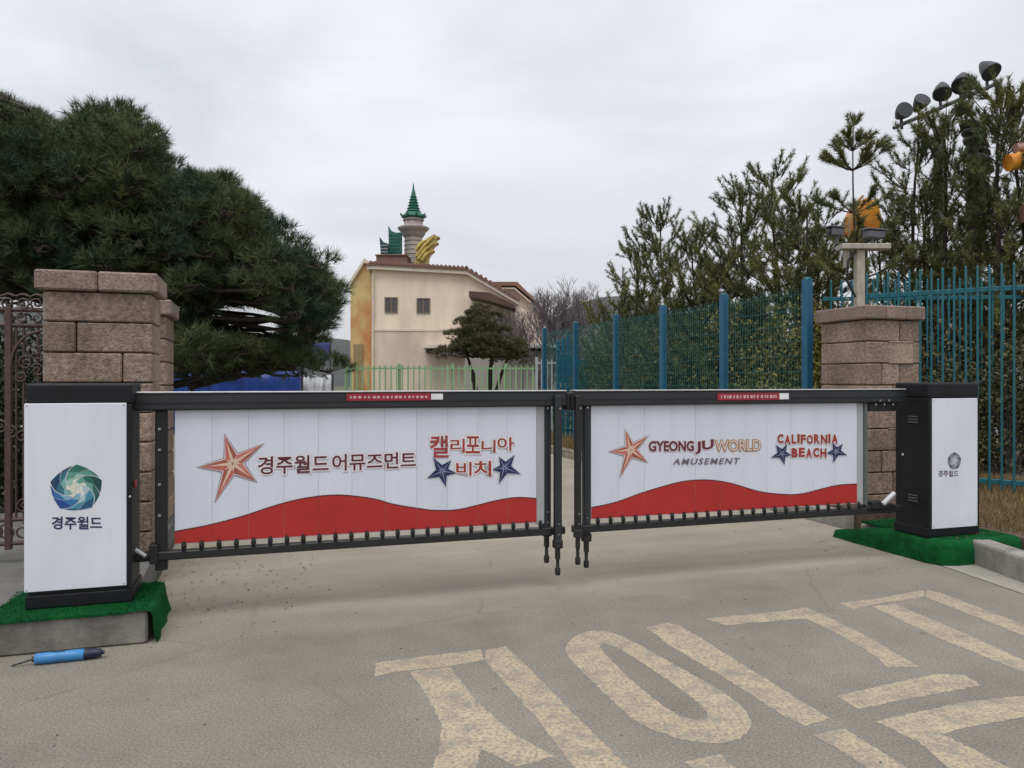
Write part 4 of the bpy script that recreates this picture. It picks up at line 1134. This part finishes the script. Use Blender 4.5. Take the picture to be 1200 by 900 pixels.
# left painted gable end
MB().prism([(bp(409, 0)[0], -.2), (bp(435.9, 0)[0], -.2), bp(435.9, 312), bp(426, 305), bp(409, 330)], .4, 8).build("gable_wall",
    mat("painted_gable", (.60, .47, .22), (.50, .17, .06), .35, .85, lo=.44, hi=.60, stretch=(1, 1, .7)), o)
MB().prism([bp(407, 331), bp(426, 302), bp(437, 309), bp(437, 313), bp(426, 307), bp(409, 334)], .2, 1.2).build("gable_coping", trim_m, o)
MB().box(bp(413, 0)[0], bp(424, 0)[0], .32, .41, -.1, bp(0, 403)[1]).build("door", mat("ochre_door", (.30, .22, .10), None, 2, .7), o)
MB().tube([(bp(437.5, 0)[0], -.12, 0), (bp(437.5, 0)[0], -.12, bp(0, 322)[1])], .07, 6).build("drainpipe", trim_m, o)
for (xa, xb, ya, yb) in ((452, 465, 349.5, 365.5), (489.5, 503, 350.5, 366)):
    x0, z1 = bp(xa, ya); x1, z0 = bp(xb, yb)
    wmb = MB().box(x0 - .06, x1 + .06, -.07, .02, z0 - .06, z0).box(x0 - .06, x1 + .06, -.07, .02, z1, z1 + .06).box(x0 - .06, x0, -.07, .02, z0, z1).box(x1, x1 + .06, -.07, .02, z0, z1).box((x0 + x1) / 2 - .03, (x0 + x1) / 2 + .03, -.06, .02, z0, z1)
    wnd = wmb.build("window", frame_br, o)
    for a, b in ((x0, (x0 + x1) / 2 - .03), ((x0 + x1) / 2 + .03, x1)): MB().box(a, b, -.03, -.005, z0, z1).build("pane", win_glass, wnd)
# rust coloured canopy and lower pale awnings
x0, z0 = bp(552, 346); x1, z1 = bp(604, 362)
MB().prism([(x0, z0), bp(575, 348), (x1, z1), (x1, z1 - .2), bp(575, 357), (x0, z0 - .3)], -2.2, -.05).build("canopy", rust_m, o)
MB().prism([bp(498, 405), bp(535, 406), bp(546, 409), bp(546, 412), bp(535, 409), bp(498, 409)], -1.6, -.07).build("awning", trim_m, o)
MB().box(bp(500, 0)[0], bp(533, 0)[0], -.3, -.07, bp(0, 414)[1], bp(0, 409.5)[1]).build("strip_window", win_glass, o)
MB().box(bp(516, 0)[0], bp(548, 0)[0], -1.4, -.1, bp(0, 415.5)[1], bp(0, 413)[1]).build("ledge", fence_white, o)

BY2 = 52.0
def bq(px, py, Y=BY2): return (at(px, py, Y).x, at(px, py, Y).z)
o = thing("rear_wing", "lower tiled wing behind the cream building on its right", "building", (0, BY2, 0))
MB().prism([(bq(560, 0)[0], -.2), (bq(640, 0)[0], -.2), bq(640, 372), bq(622, 352), bq(603, 336), bq(560, 336)], 0, 8).build("wall", wing_wall, o)
MB().prism([bq(560, 335.5), bq(604, 335.5), bq(624, 352), bq(645, 376), bq(645, 373), bq(624, 348.5), bq(606, 331), bq(560, 331)], -.4, 8.2).build("roof", tile_m, o)
MB().prism([bq(560, 337.5), bq(603, 337.5), bq(622, 354), bq(622, 355.5), bq(602.5, 339.3), bq(560, 339.3)], -.3, -.01).build("eaves_band", trim_m, o)
o = thing("flat_annex", "low flat roofed grey annex right of the round pine", "building", (0, 38, 0))
MB().box(at(545, 0, 38).x, at(668, 0, 38).x, 0, 4, -.1, at(0, 411, 38).z).build("wall", mat("annex_wall", (.36, .33, .29), (.30, .27, .24), .8, .9), o)
MB().box(at(590, 0, 38).x, at(672, 0, 38).x, -.8, 4.3, at(0, 408.5, 38).z, at(0, 405, 38).z, .02).build("roof_slab", fence_white, o)
for x in (598, 612, 640, 660): MB().tube([(at(x, 0, 38).x, -.6, 0), (at(x, 0, 38).x, -.6, at(0, 409, 38).z)], .05, 6).build("post", ride_steel, o)

# pagoda tower
TY = 48.0
def tq(px, py): return (at(px, py, TY).x, at(px, py, TY).z)
tcx = tq(484.5, 0)[0]; u_ = TY / F
o = thing("pagoda_tower", "slender stone tower with a pointed green tiled spire above the cream building", "tower", (tcx, TY, 0))
zz = lambda py: tq(0, py)[1]
MB().lathe([(11.5 * u_, 0), (11 * u_, zz(312)), (10.3 * u_, zz(276))], 8).build("shaft", tower_stone, o)
MB().lathe([(11.5 * u_, zz(278)), (14 * u_, zz(274.5)), (14 * u_, zz(273)), (16 * u_, zz(271)), (18.6 * u_, zz(268.5)), (18.6 * u_, zz(267)), (15 * u_, zz(265.5))], 12).build("balcony_ring", tower_ring, o)
MB().lathe([(11.2 * u_, zz(265.6)), (10.8 * u_, zz(258))], 8).build("neck", tower_stone, o)
MB().lathe([(11 * u_, zz(260)), (12.5 * u_, zz(258.5)), (12.5 * u_, zz(257)), (11.5 * u_, zz(256.5))], 12).build("upper_ring", tower_ring, o)
MB().lathe([(11 * u_, zz(256.6)), (14.6 * u_, zz(254.6)), (13.8 * u_, zz(253)), (8.2 * u_, zz(248.5)), (6.3 * u_, zz(244)), (4.4 * u_, zz(236)), (2.9 * u_, zz(229)), (2.6 * u_, zz(227)), (1.3 * u_, zz(222)), (.3 * u_, zz(214.5))], 8, smooth=False).build("spire", green_roof, o)
for k in range(7):
    py = 251 - k * 3.4; rr = [8.9, 7.6, 6.4, 5.5, 4.7, 3.9, 3.1][k] * u_
    MB().lathe([(rr, zz(py) - .05), (rr + .09, zz(py) - .02), (rr - .04, zz(py) + .05)], 8, smooth=False).build("tile_course", green_roof, o)
for k in range(8):
    a = k * math.pi / 4 + math.pi / 8
    MB().tube([(13.5 * u_ * math.cos(a), 13.5 * u_ * math.sin(a), zz(253.4)), (14.8 * u_ * math.cos(a), 14.8 * u_ * math.sin(a), zz(252.6)), (15.8 * u_ * math.cos(a), 15.8 * u_ * math.sin(a), zz(250.8))], [.09, .07, .02], 5).build("eave_tip", green_roof, o)
for k in range(6):
    zc = zz(309) + (zz(278) - zz(309)) * k / 6
    MB().lathe([(10.9 * u_ + .01, zc), (10.9 * u_ + .025, zc + .02), (10.9 * u_ + .01, zc + .05)], 8, smooth=False).build("stone_course", tower_ring, o)
# green stepped sails beside the tower
o = thing("green_sail", "green clad sail shaped wall left of the tower spire", "roof ornament", (0, TY - 1.2, 0))
MB().prism([tq(459, 306), tq(473, 306), tq(473, 276.5), tq(468, 277), tq(462, 275), tq(458.5, 269), tq(459, 284)], 0, .6).build("sail", green_wall_m, o)
for k in range(7): MB().box(tq(459.3, 0)[0], tq(473, 0)[0], -.04, -.002, tq(0, 303 - k * 3.8)[1], tq(0, 302.5 - k * 3.8)[1]).build("seam", green_roof, o)
for k in range(4): x_ = tq(461.5 + k * 3.2, 0)[0]; MB().box(x_ - .02, x_ + .02, -.06, -.041, tq(0, 305)[1], tq(0, 278)[1]).build("rib", green_roof, o)
o = thing("green_sail", "small dark green sail left of the larger green one", "roof ornament", (0, TY - 2.0, 0))
MB().prism([tq(452.5, 306), tq(460.5, 306), tq(460.5, 292), tq(455.5, 290.5), tq(451, 284.5), tq(452, 295)], 0, .5).build("sail", mat("dark_green_cladding", (.025, .06, .065), None, 3, .5), o)
for k in range(3): MB().box(tq(452.5, 0)[0], tq(460.5, 0)[0], -.04, -.002, tq(0, 302 - k * 3.6)[1], tq(0, 301.2 - k * 3.6)[1]).build("seam", fence_white, o)
# gold wing right of the tower
o = thing("gold_wing", "golden carved wing ornament rising right of the tower", "roof ornament", (0, TY - 1.5, 0))
MB().prism([tq(489, 314), tq(491, 303), tq(494, 294), tq(499, 287.5), tq(505, 283.5), tq(512.5, 279.5), tq(513.5, 281.5), tq(517.5, 282.5), tq(513, 285.5), tq(513, 288), tq(516, 289), tq(511.5, 292), tq(509, 296), tq(511.5, 298), tq(507, 301.5), tq(505, 306), tq(504, 314)], 0, .8).build("wing", gold_m, o)
for k, (a, b) in enumerate((((492, 305), (511, 283)), ((494, 308), (511, 290)), ((498, 310), (508, 299)), ((491, 298), (503, 286)))):
    p, q = tq(*a), tq(*b); MB().tube([(p[0], -.05, p[1]), ((p[0] + q[0]) / 2, -.12, (p[1] + q[1]) / 2 + .1), (q[0], -.05, q[1])], [.14, .12, .04], 6).build("feather", gold_m, o)
# low parapet the ornaments stand on
o = thing("roof_parapet", "red brick parapet on the roof under the tower ornaments", "parapet", (0, TY - 2.2, 0))
MB().box(tq(448, 0)[0], tq(482, 0)[0], 0, 3, tq(0, 330)[1], tq(0, 306.5)[1], .02).box(tq(447, 0)[0], tq(483, 0)[0], -.1, 3.1, tq(0, 306.4)[1], tq(0, 305)[1], .02).build("wall", tile_m, o)

# ================================================================== ROUND PINE, BARE TREE, HILLS
o = thing("round_pine", "clipped umbrella pine with several stems before the cream building", "tree", (at(568, 0, 30).x, 30, 0))
pads = []
for k in range(70):
    a = random.uniform(0, 6.28); q = math.sqrt(random.random()); px_ = 48 * q * math.cos(a); lim = 1 - q * q
    zpy = 398 - random.uniform(-.15, 1.0) * 46 * math.sqrt(max(.02, lim)) + 14 * q * q + 9
    c = at(568 + px_, zpy, 30); pads.append(((c.x - o.location.x, 53 * q * math.sin(a) * 30 / 900, c.z), .36, .36, .16))
mb = MB()
for k in range(5):
    a = k * 1.3; e = Vector((.95 * math.cos(a), .8 * math.sin(a), 2.6)); mb.tube(bend((.12 * math.cos(a), .12 * math.sin(a), 0), e, 0, 5, .08), [.11, .10, .085, .07, .055, .04], 6)
mb.build("stems", bark, o)
bm_ = MB()
for c, *_ in pads: bm_.tube(bend((c[0] * .45, c[1] * .45, 2.3), c, .05, 3, .08), [.035, .025, .018, .01], 4, False)
bm_.build("branches", bark, o)
link(bpy.data.objects.new("crown", tufted("crown", pads, needle_round, 300, 22, .14, .016, .1)), o)

def bare_tree(label, px, Y, H, spread, seed):
    rs = random.Random(seed)
    o = thing("bare_tree", label, "tree", (at(px, 0, Y).x, Y, 0))
    tr = MB(); tw = MB(); tw.fixn = False
    def grow(p, d, L_, r, depth):
        n = 3; pts = [p]; dd = d.copy()
        for i in range(n):
            dd = (dd + Vector((rs.uniform(-.16, .16), rs.uniform(-.16, .16), rs.uniform(-.05, .12)))).normalized(); pts.append(pts[-1] + dd * L_ / n)
        (tr if depth < 2 else tw).tube(pts, [r, r * .85, r * .72, r * .6], 6 if depth < 2 else 3, False)
        if depth >= 6: return
        for k in range(3 if depth < 5 else 4):
            ax = Vector((rs.uniform(-1, 1), rs.uniform(-1, 1), rs.uniform(-.2, .6)))
            nd = (dd + ax * spread).normalized(); q = pts[rs.choice((2, 3, 3))]
            grow(q, nd, L_ * rs.uniform(.62, .82), r * .62, depth + 1)
    for k in range(3):
        grow(Vector((0, 0, 0)), Vector((rs.uniform(-.4, .4), rs.uniform(-.3, .3), 1)).normalized(), H * .30, .13, 0)
    tr.build("trunk", bark_grey, o); tw.build("twigs", twig_m, o)
bare_tree("leafless grey brown tree with fine twigs right of the cream building", 634, 33, 6.0, .74, 5)
bare_tree("thinner leafless tree rising behind the flat annex roof", 676, 40, 5.6, .72, 9)
bare_tree("leafless tree with drooping outer twigs between wing and annex", 608, 44, 6.0, .74, 14)

hm = MB(); nx, ny = 90, 8; vs = []
for j in range(ny):
    for i in range(nx):
        x = -420 + 840 * i / (nx - 1); y = 170 + 40 * j
        h = (8 + 11 * math.exp(-((x - 45) / 34) ** 2) + 7 * math.exp(-((x + 190) / 90) ** 2) + 8 * math.exp(-((x - 230) / 80) ** 2) + 2.5 * math.sin(x * .06)) * math.sin(math.pi * (j + .02) / (ny - .3)) ** .7
        vs.append((x, y, h * 1.75 + 2.2 * mnoise.noise(Vector((x * .06, y * .05, 0))) - 1.0))
hm.add(vs, [(j * nx + i, j * nx + i + 1, (j + 1) * nx + i + 1, (j + 1) * nx + i) for j in range(ny - 1) for i in range(nx - 1)], True)
o = hm.build("hills", hill_m); o["kind"] = "structure"

# ================================================================== BACKGROUND LEFT: tarpaulins, sheets, weeds, green railing
def cloth(label, name, cat, x0, x1, Y, h0, h1, m, wav=.08):
    o = thing(name, label, cat, (x0, Y, 0)); mb = MB(); n = 40; k = 6; vs = []
    for j in range(k + 1):
        for i in range(n + 1):
            u = i / n; w = j / k
            vs.append(((x1 - x0) * u, wav * math.sin(u * 37 + w * 2) * (1 - .4 * w) + wav * .6 * math.sin(u * 91 + w), h0 + (h1 - h0) * w + .03 * math.sin(u * 21) * w))
    mb.add(vs, [(j * (n + 1) + i, j * (n + 1) + i + 1, (j + 1) * (n + 1) + i + 1, (j + 1) * (n + 1) + i) for j in range(k) for i in range(n)], True)
    s = mb.build("sheet", m, o); md = s.modifiers.new("thickness", 'SOLIDIFY'); md.thickness = .01
    pl = MB()
    for i in range(7): pl = MB().tube([((x1 - x0) * i / 6, .12, 0), ((x1 - x0) * i / 6, .12, h1 + .05)], .03, 6); pl.build("stake", ride_steel, o)
cloth("bright blue tarpaulin stretched as a low fence under the big pine", "tarpaulin", "tarpaulin", at(120, 0, 15).x, at(352, 0, 15).x, 15, .0, at(0, 431, 15).z, blue_tarp)
cloth("dull blue cloth strip hung higher behind the big pine", "cloth_strip", "cloth", at(262, 0, 21).x, at(386, 0, 21).x, 21, at(0, 421, 21).z, at(0, 402, 21).z, blue_band, .05)
cloth("white sheet along the ground right of the blue tarpaulin", "white_sheet", "sheet", at(326, 0, 16).x, at(388, 0, 16).x, 16, .2, at(0, 441, 16).z, white_sheet, .12)
o = thing("storage_drum", "pale round drum seen between the left pillar and the gate boards", "drum", gnd(196, 590))
MB().lathe([(.20, 0), (.22, .02), (.22, .30), (.235, .32), (.22, .34), (.22, .75), (.20, .78), (.05, .79)], 20).build("drum_body", mat("pale_drum", (.50, .46, .34), (.40, .36, .26), 6, .6), o)

# pale green railing and white railing in front of the building
def railing(label, name, x0, x1, Y, h, step, m, w=.02, y_mat=None):
    o = thing(name, label, "railing", (at(x0, 0, Y).x, Y, 0)); Lr = (x1 - x0) * Y / F
    me = MB().box(-w, w, -w, w, .05, h).mesh("picket", m)
    for k in range(int(Lr / step) + 1): inst("picket", me, o, (k * step, 0, 0))
    for z in (.2, h * .55, h - .12): MB().box(0, Lr, w + .001, w + .03, z, z + .05).build("rail", m, o)
    for k in range(int(Lr / 1.6) + 1): MB().box(k * 1.6 - .04, k * 1.6 + .04, w + .032, w + .10, 0, h + .05, .005).build("post", m, o)
railing("pale green picket railing along the lawn before the cream building", "green_railing", 405, 630, 23, at(0, 428, 23).z, .17, fence_green)
railing("grey white railing end beside the blue gate", "white_railing", 629, 652, 20, at(0, 421, 20).z, .13, fence_white)

def blades(name, n, fn, ln, w, m, parent=None):
    P = np.array([fn() for _ in range(n)]); D = np.tile([0, 0, 1.0], (n, 1)) + rng.normal(size=(n, 3)) * .35
    o = link(bpy.data.objects.new(name, leafmesh(name, needles(P, D, 1, ln, w, .01, 0, .4), m)), parent)
    o["kind"] = "stuff"; return o
U = random.uniform
def fld(x0, x1, y0, y1, z=0):
    def f():
        Y = U(y0, y1); return ((U(x0, x1) - 600) * Y / F, Y, z)
    return f
blades("lawn_grass", 26000, fld(400, 650, 23.5, 37), .28, .03, grass_green)
blades("hedge_grass", 6000, fld(440, 640, 24, 26), .95, .05, grass_green)
blades("dry_weeds", 9000, fld(395, 480, 15, 21), .75, .016, grass_dry)
blades("dry_weeds", 9000, lambda: tuple(G(U(6.0, 6.28), U(2, 12), .0)), .42, .012, grass_dry)
# dry grass and litter on the right bank
def bank():
    while True:
        p = G(U(6.4, 9.5), U(-1.2, 3.5), .17)
        if random.random() < .9: return tuple(p)
blades("dry_grass", 26000, bank, .10, .006, grass_dry)
lm = mat("dead_leaves", (.20, .11, .05), (.10, .06, .03), 4, .9, island=.5)
P = np.array([bank() for _ in range(2600)]); P[:, 2] += .012
lt = leaves(P, 1, .01, .04); lt[:, :, 2] = P[0, 2] + np.abs(lt[:, :, 2] - P[0, 2]) * .35
o = link(bpy.data.objects.new("leaf_litter", leafmesh("leaf_litter", lt, lm))); o["kind"] = "stuff"
# dead leaves blown against the left pillar, the kerbs and on the turf
def drift():
    k = random.random()
    if k < .45: return tuple(G(U(.12, 1.1) ** 1.0, U(.1, 2.2), .006))
    if k < .65: return tuple(G(U(-.1, .16), U(.3, 2.5), .006))
    if k < .8: return tuple(G(U(5.3, 5.9), U(1.0, 3.0), .006))
    return tuple(G(U(5.66, 6.25), U(-.3, .5), .19))
P = np.array([drift() for _ in range(330)]); lt = leaves(P, 1, .004, .026)
lt[:, :, 2] = P[:, None, 2] + np.abs(lt[:, :, 2] - P[:, None, 2]) * .3
o = link(bpy.data.objects.new("leaf_litter", leafmesh("leaf_litter", lt, lm))); o["kind"] = "stuff"
# gravel crumbs on the road
mbp = MB()
for k in range(190):
    if k < 50: p = G(U(.0, .9), U(-.5, .6))
    elif k < 80: p = G(U(5.0, 5.55), U(-.4, 1.0))
    else: p = Vector((U(-2.6, 3.2), U(2.6, 7.5), 0))
    r = U(.002, .006)
    mbp.lathe([(r * .6, -.001), (r, r * .4), (r * .5, r * .9)], 5, (p.x, p.y, 0.001), smooth=False)
o = mbp.build("road_grit", pebble_m); o["kind"] = "stuff"

# ================================================================== RIDE WITH FLOODLIGHTS, ORANGE SHELL AND TRACK
RY = 20.0
def rp(px, py, dy=0.0): p = at(px, py, RY); return Vector((p.x, dy, p.z))
o = thing("floodlight_mast", "dark steel mast with a slanting row of black floodlights behind the pines", "floodlight mast", (0, RY, 0))
MB().tube([rp(1101, 446), rp(1101, 150)], .15, 8).build("column", ride_steel, o)
MB().tube([rp(1047, 150), rp(1168, 98)], .05, 8).build("crossbeam", ride_steel, o)
MB().tube([rp(1085, 134), rp(1101, 155)], .05, 6).tube([rp(1130, 115), rp(1101, 155)], .05, 6).build("brace", ride_steel, o)
def lamp(px, py, rad, tiltx, rollz):
    c = rp(px, py); rad *= .82
    M_ = Matrix.Translation(c) @ Matrix.Rotation(rollz, 4, 'Y') @ Matrix.Rotation(tiltx, 4, 'X')
    h = MB().lathe([(rad * .15, -rad * 1.5), (rad * .35, -rad * 1.3), (rad * .75, -rad * .5), (rad, rad * .35), (rad, rad * .55), (rad * .9, rad * .55)], 16, M=M_).build("floodlight", ride_black, o)
    MB().tube([c + Vector((0, .1, 0)), c + Vector((.05, .15, -rad * 1.9))], .04, 6).build("lamp_bracket", ride_steel, h)
lamp(1058, 131, .26, R(80), 0)
lamp(1079, 120, .25, R(60), R(8)); lamp(1104, 107, .28, R(150), R(18)); lamp(1128, 97, .32, R(150), R(24)); lamp(1159, 82, .30, R(140), R(-14))
o = thing("disc_lamp_column", "dark column with stacked disc lamps at the upper right behind the pines", "lamp column", (0, RY + 1, 0))
MB().tube([rp(1167, 446), rp(1167, 128)], .17, 8).build("column", ride_steel, o)
for k in range(6):
    c = rp(1158 + 2.2 * k, 138 + 10 * k, -.3); MB().lathe([(.30, -.05), (.34, 0), (.30, .06), (.1, .09)], 14, M=Matrix.Translation(c) @ Matrix.Rotation(R(24), 4, 'Y')).build("disc_lamp", ride_black, o)
RY = 12.8
o = thing("orange_shell", "curved orange ride shell with flame shaped edge left of the floodlights", "ride part", (0, 12.8, 0))
pts = [(1003, 270), (1004, 250), (1010, 238), (1013, 243), (1019, 230), (1023, 238), (1029, 232), (1031, 246), (1034, 258), (1031, 276), (1018, 282)]
MB().prism([(rp(*q).x, rp(*q).z) for q in pts], 0, .5).build("shell", orange_m, o)
MB().tube([rp(1002, 284, .2), rp(1002, 262, .2), rp(1008, 236, .2), rp(1018, 226, .2)], [.04, .04, .035, .02], 8).build("tube_rim", mat("dull_ochre", (.35, .22, .10), None, 2, .6), o)
MB().tube([rp(1020, 446, .25), rp(1020, 280, .25)], .07, 8).build("leg", ride_steel, o)
o = thing("ride_track", "orange tubular ride track with a pale upper pipe at the right edge", "ride track", (0, 10.6, 0))
RY = 10.6
MB().tube([rp(1181, 191), rp(1200, 187), rp(1300, 170)], .12, 10).build("track_tube", orange_m, o)
MB().tube([rp(1190, 173), rp(1240, 168), rp(1300, 158)], .06, 10).build("upper_pipe", mat("pale_pink_pipe", (.55, .35, .30), None, 2, .5), o)
MB().tube([rp(1196, 250), rp(1230, 246), rp(1290, 240)], .14, 10).build("lower_pipe", mat("dull_rose_pipe", (.30, .16, .14), None, 2, .5), o)
for x in (1215, 1270): MB().tube([rp(x, 446), rp(x, 182)], .07, 8).build("support", ride_steel, o)
o = thing("orange_pillar", "weathered orange pillar just right of the right stone pillar", "pillar", (0, 14, 0))
a, b = at(1081, 0, 14).x, at(1091, 0, 14).x
MB().box(a, b, 0, .18, 0, at(0, 372, 14).z, .02).box(a - .03, b + .03, -.03, .21, at(0, 371.9, 14).z, at(0, 368, 14).z, .01).build("shaft", orange_m, o)
# white covered stall and low white wall far behind the fences
o = thing("white_marquee", "white marquee with rounded cover behind the teal fence at the right", "marquee", (at(1200, 0, 15).x, 15, 0))
prof = [(-.95, 0), (-.95, .7), (-.8, 1.15), (-.45, 1.42), (0, 1.5), (.45, 1.42), (.8, 1.15), (.95, .7), (.95, 0)]
MB().prism(prof, 0, 3).build("cover", white_sheet, o)
MB().prism([(-.5, 0), (-.5, .6), (-.3, .9), (.1, 1.0), (.1, 0)], -.04, -.002).build("doorway", mat("navy_cloth", (.02, .025, .07), None, 3, .7), o)
o = thing("white_wall", "low broken white wall glimpsed through the mesh fence", "wall", (at(800, 0, 19).x, 19, 0))
for k in range(9): MB().box(k * .55, k * .55 + .5, 0, .2, 0, 1.25 + .25 * math.sin(k * 2.2), .02).build("panel", white_sheet, o)
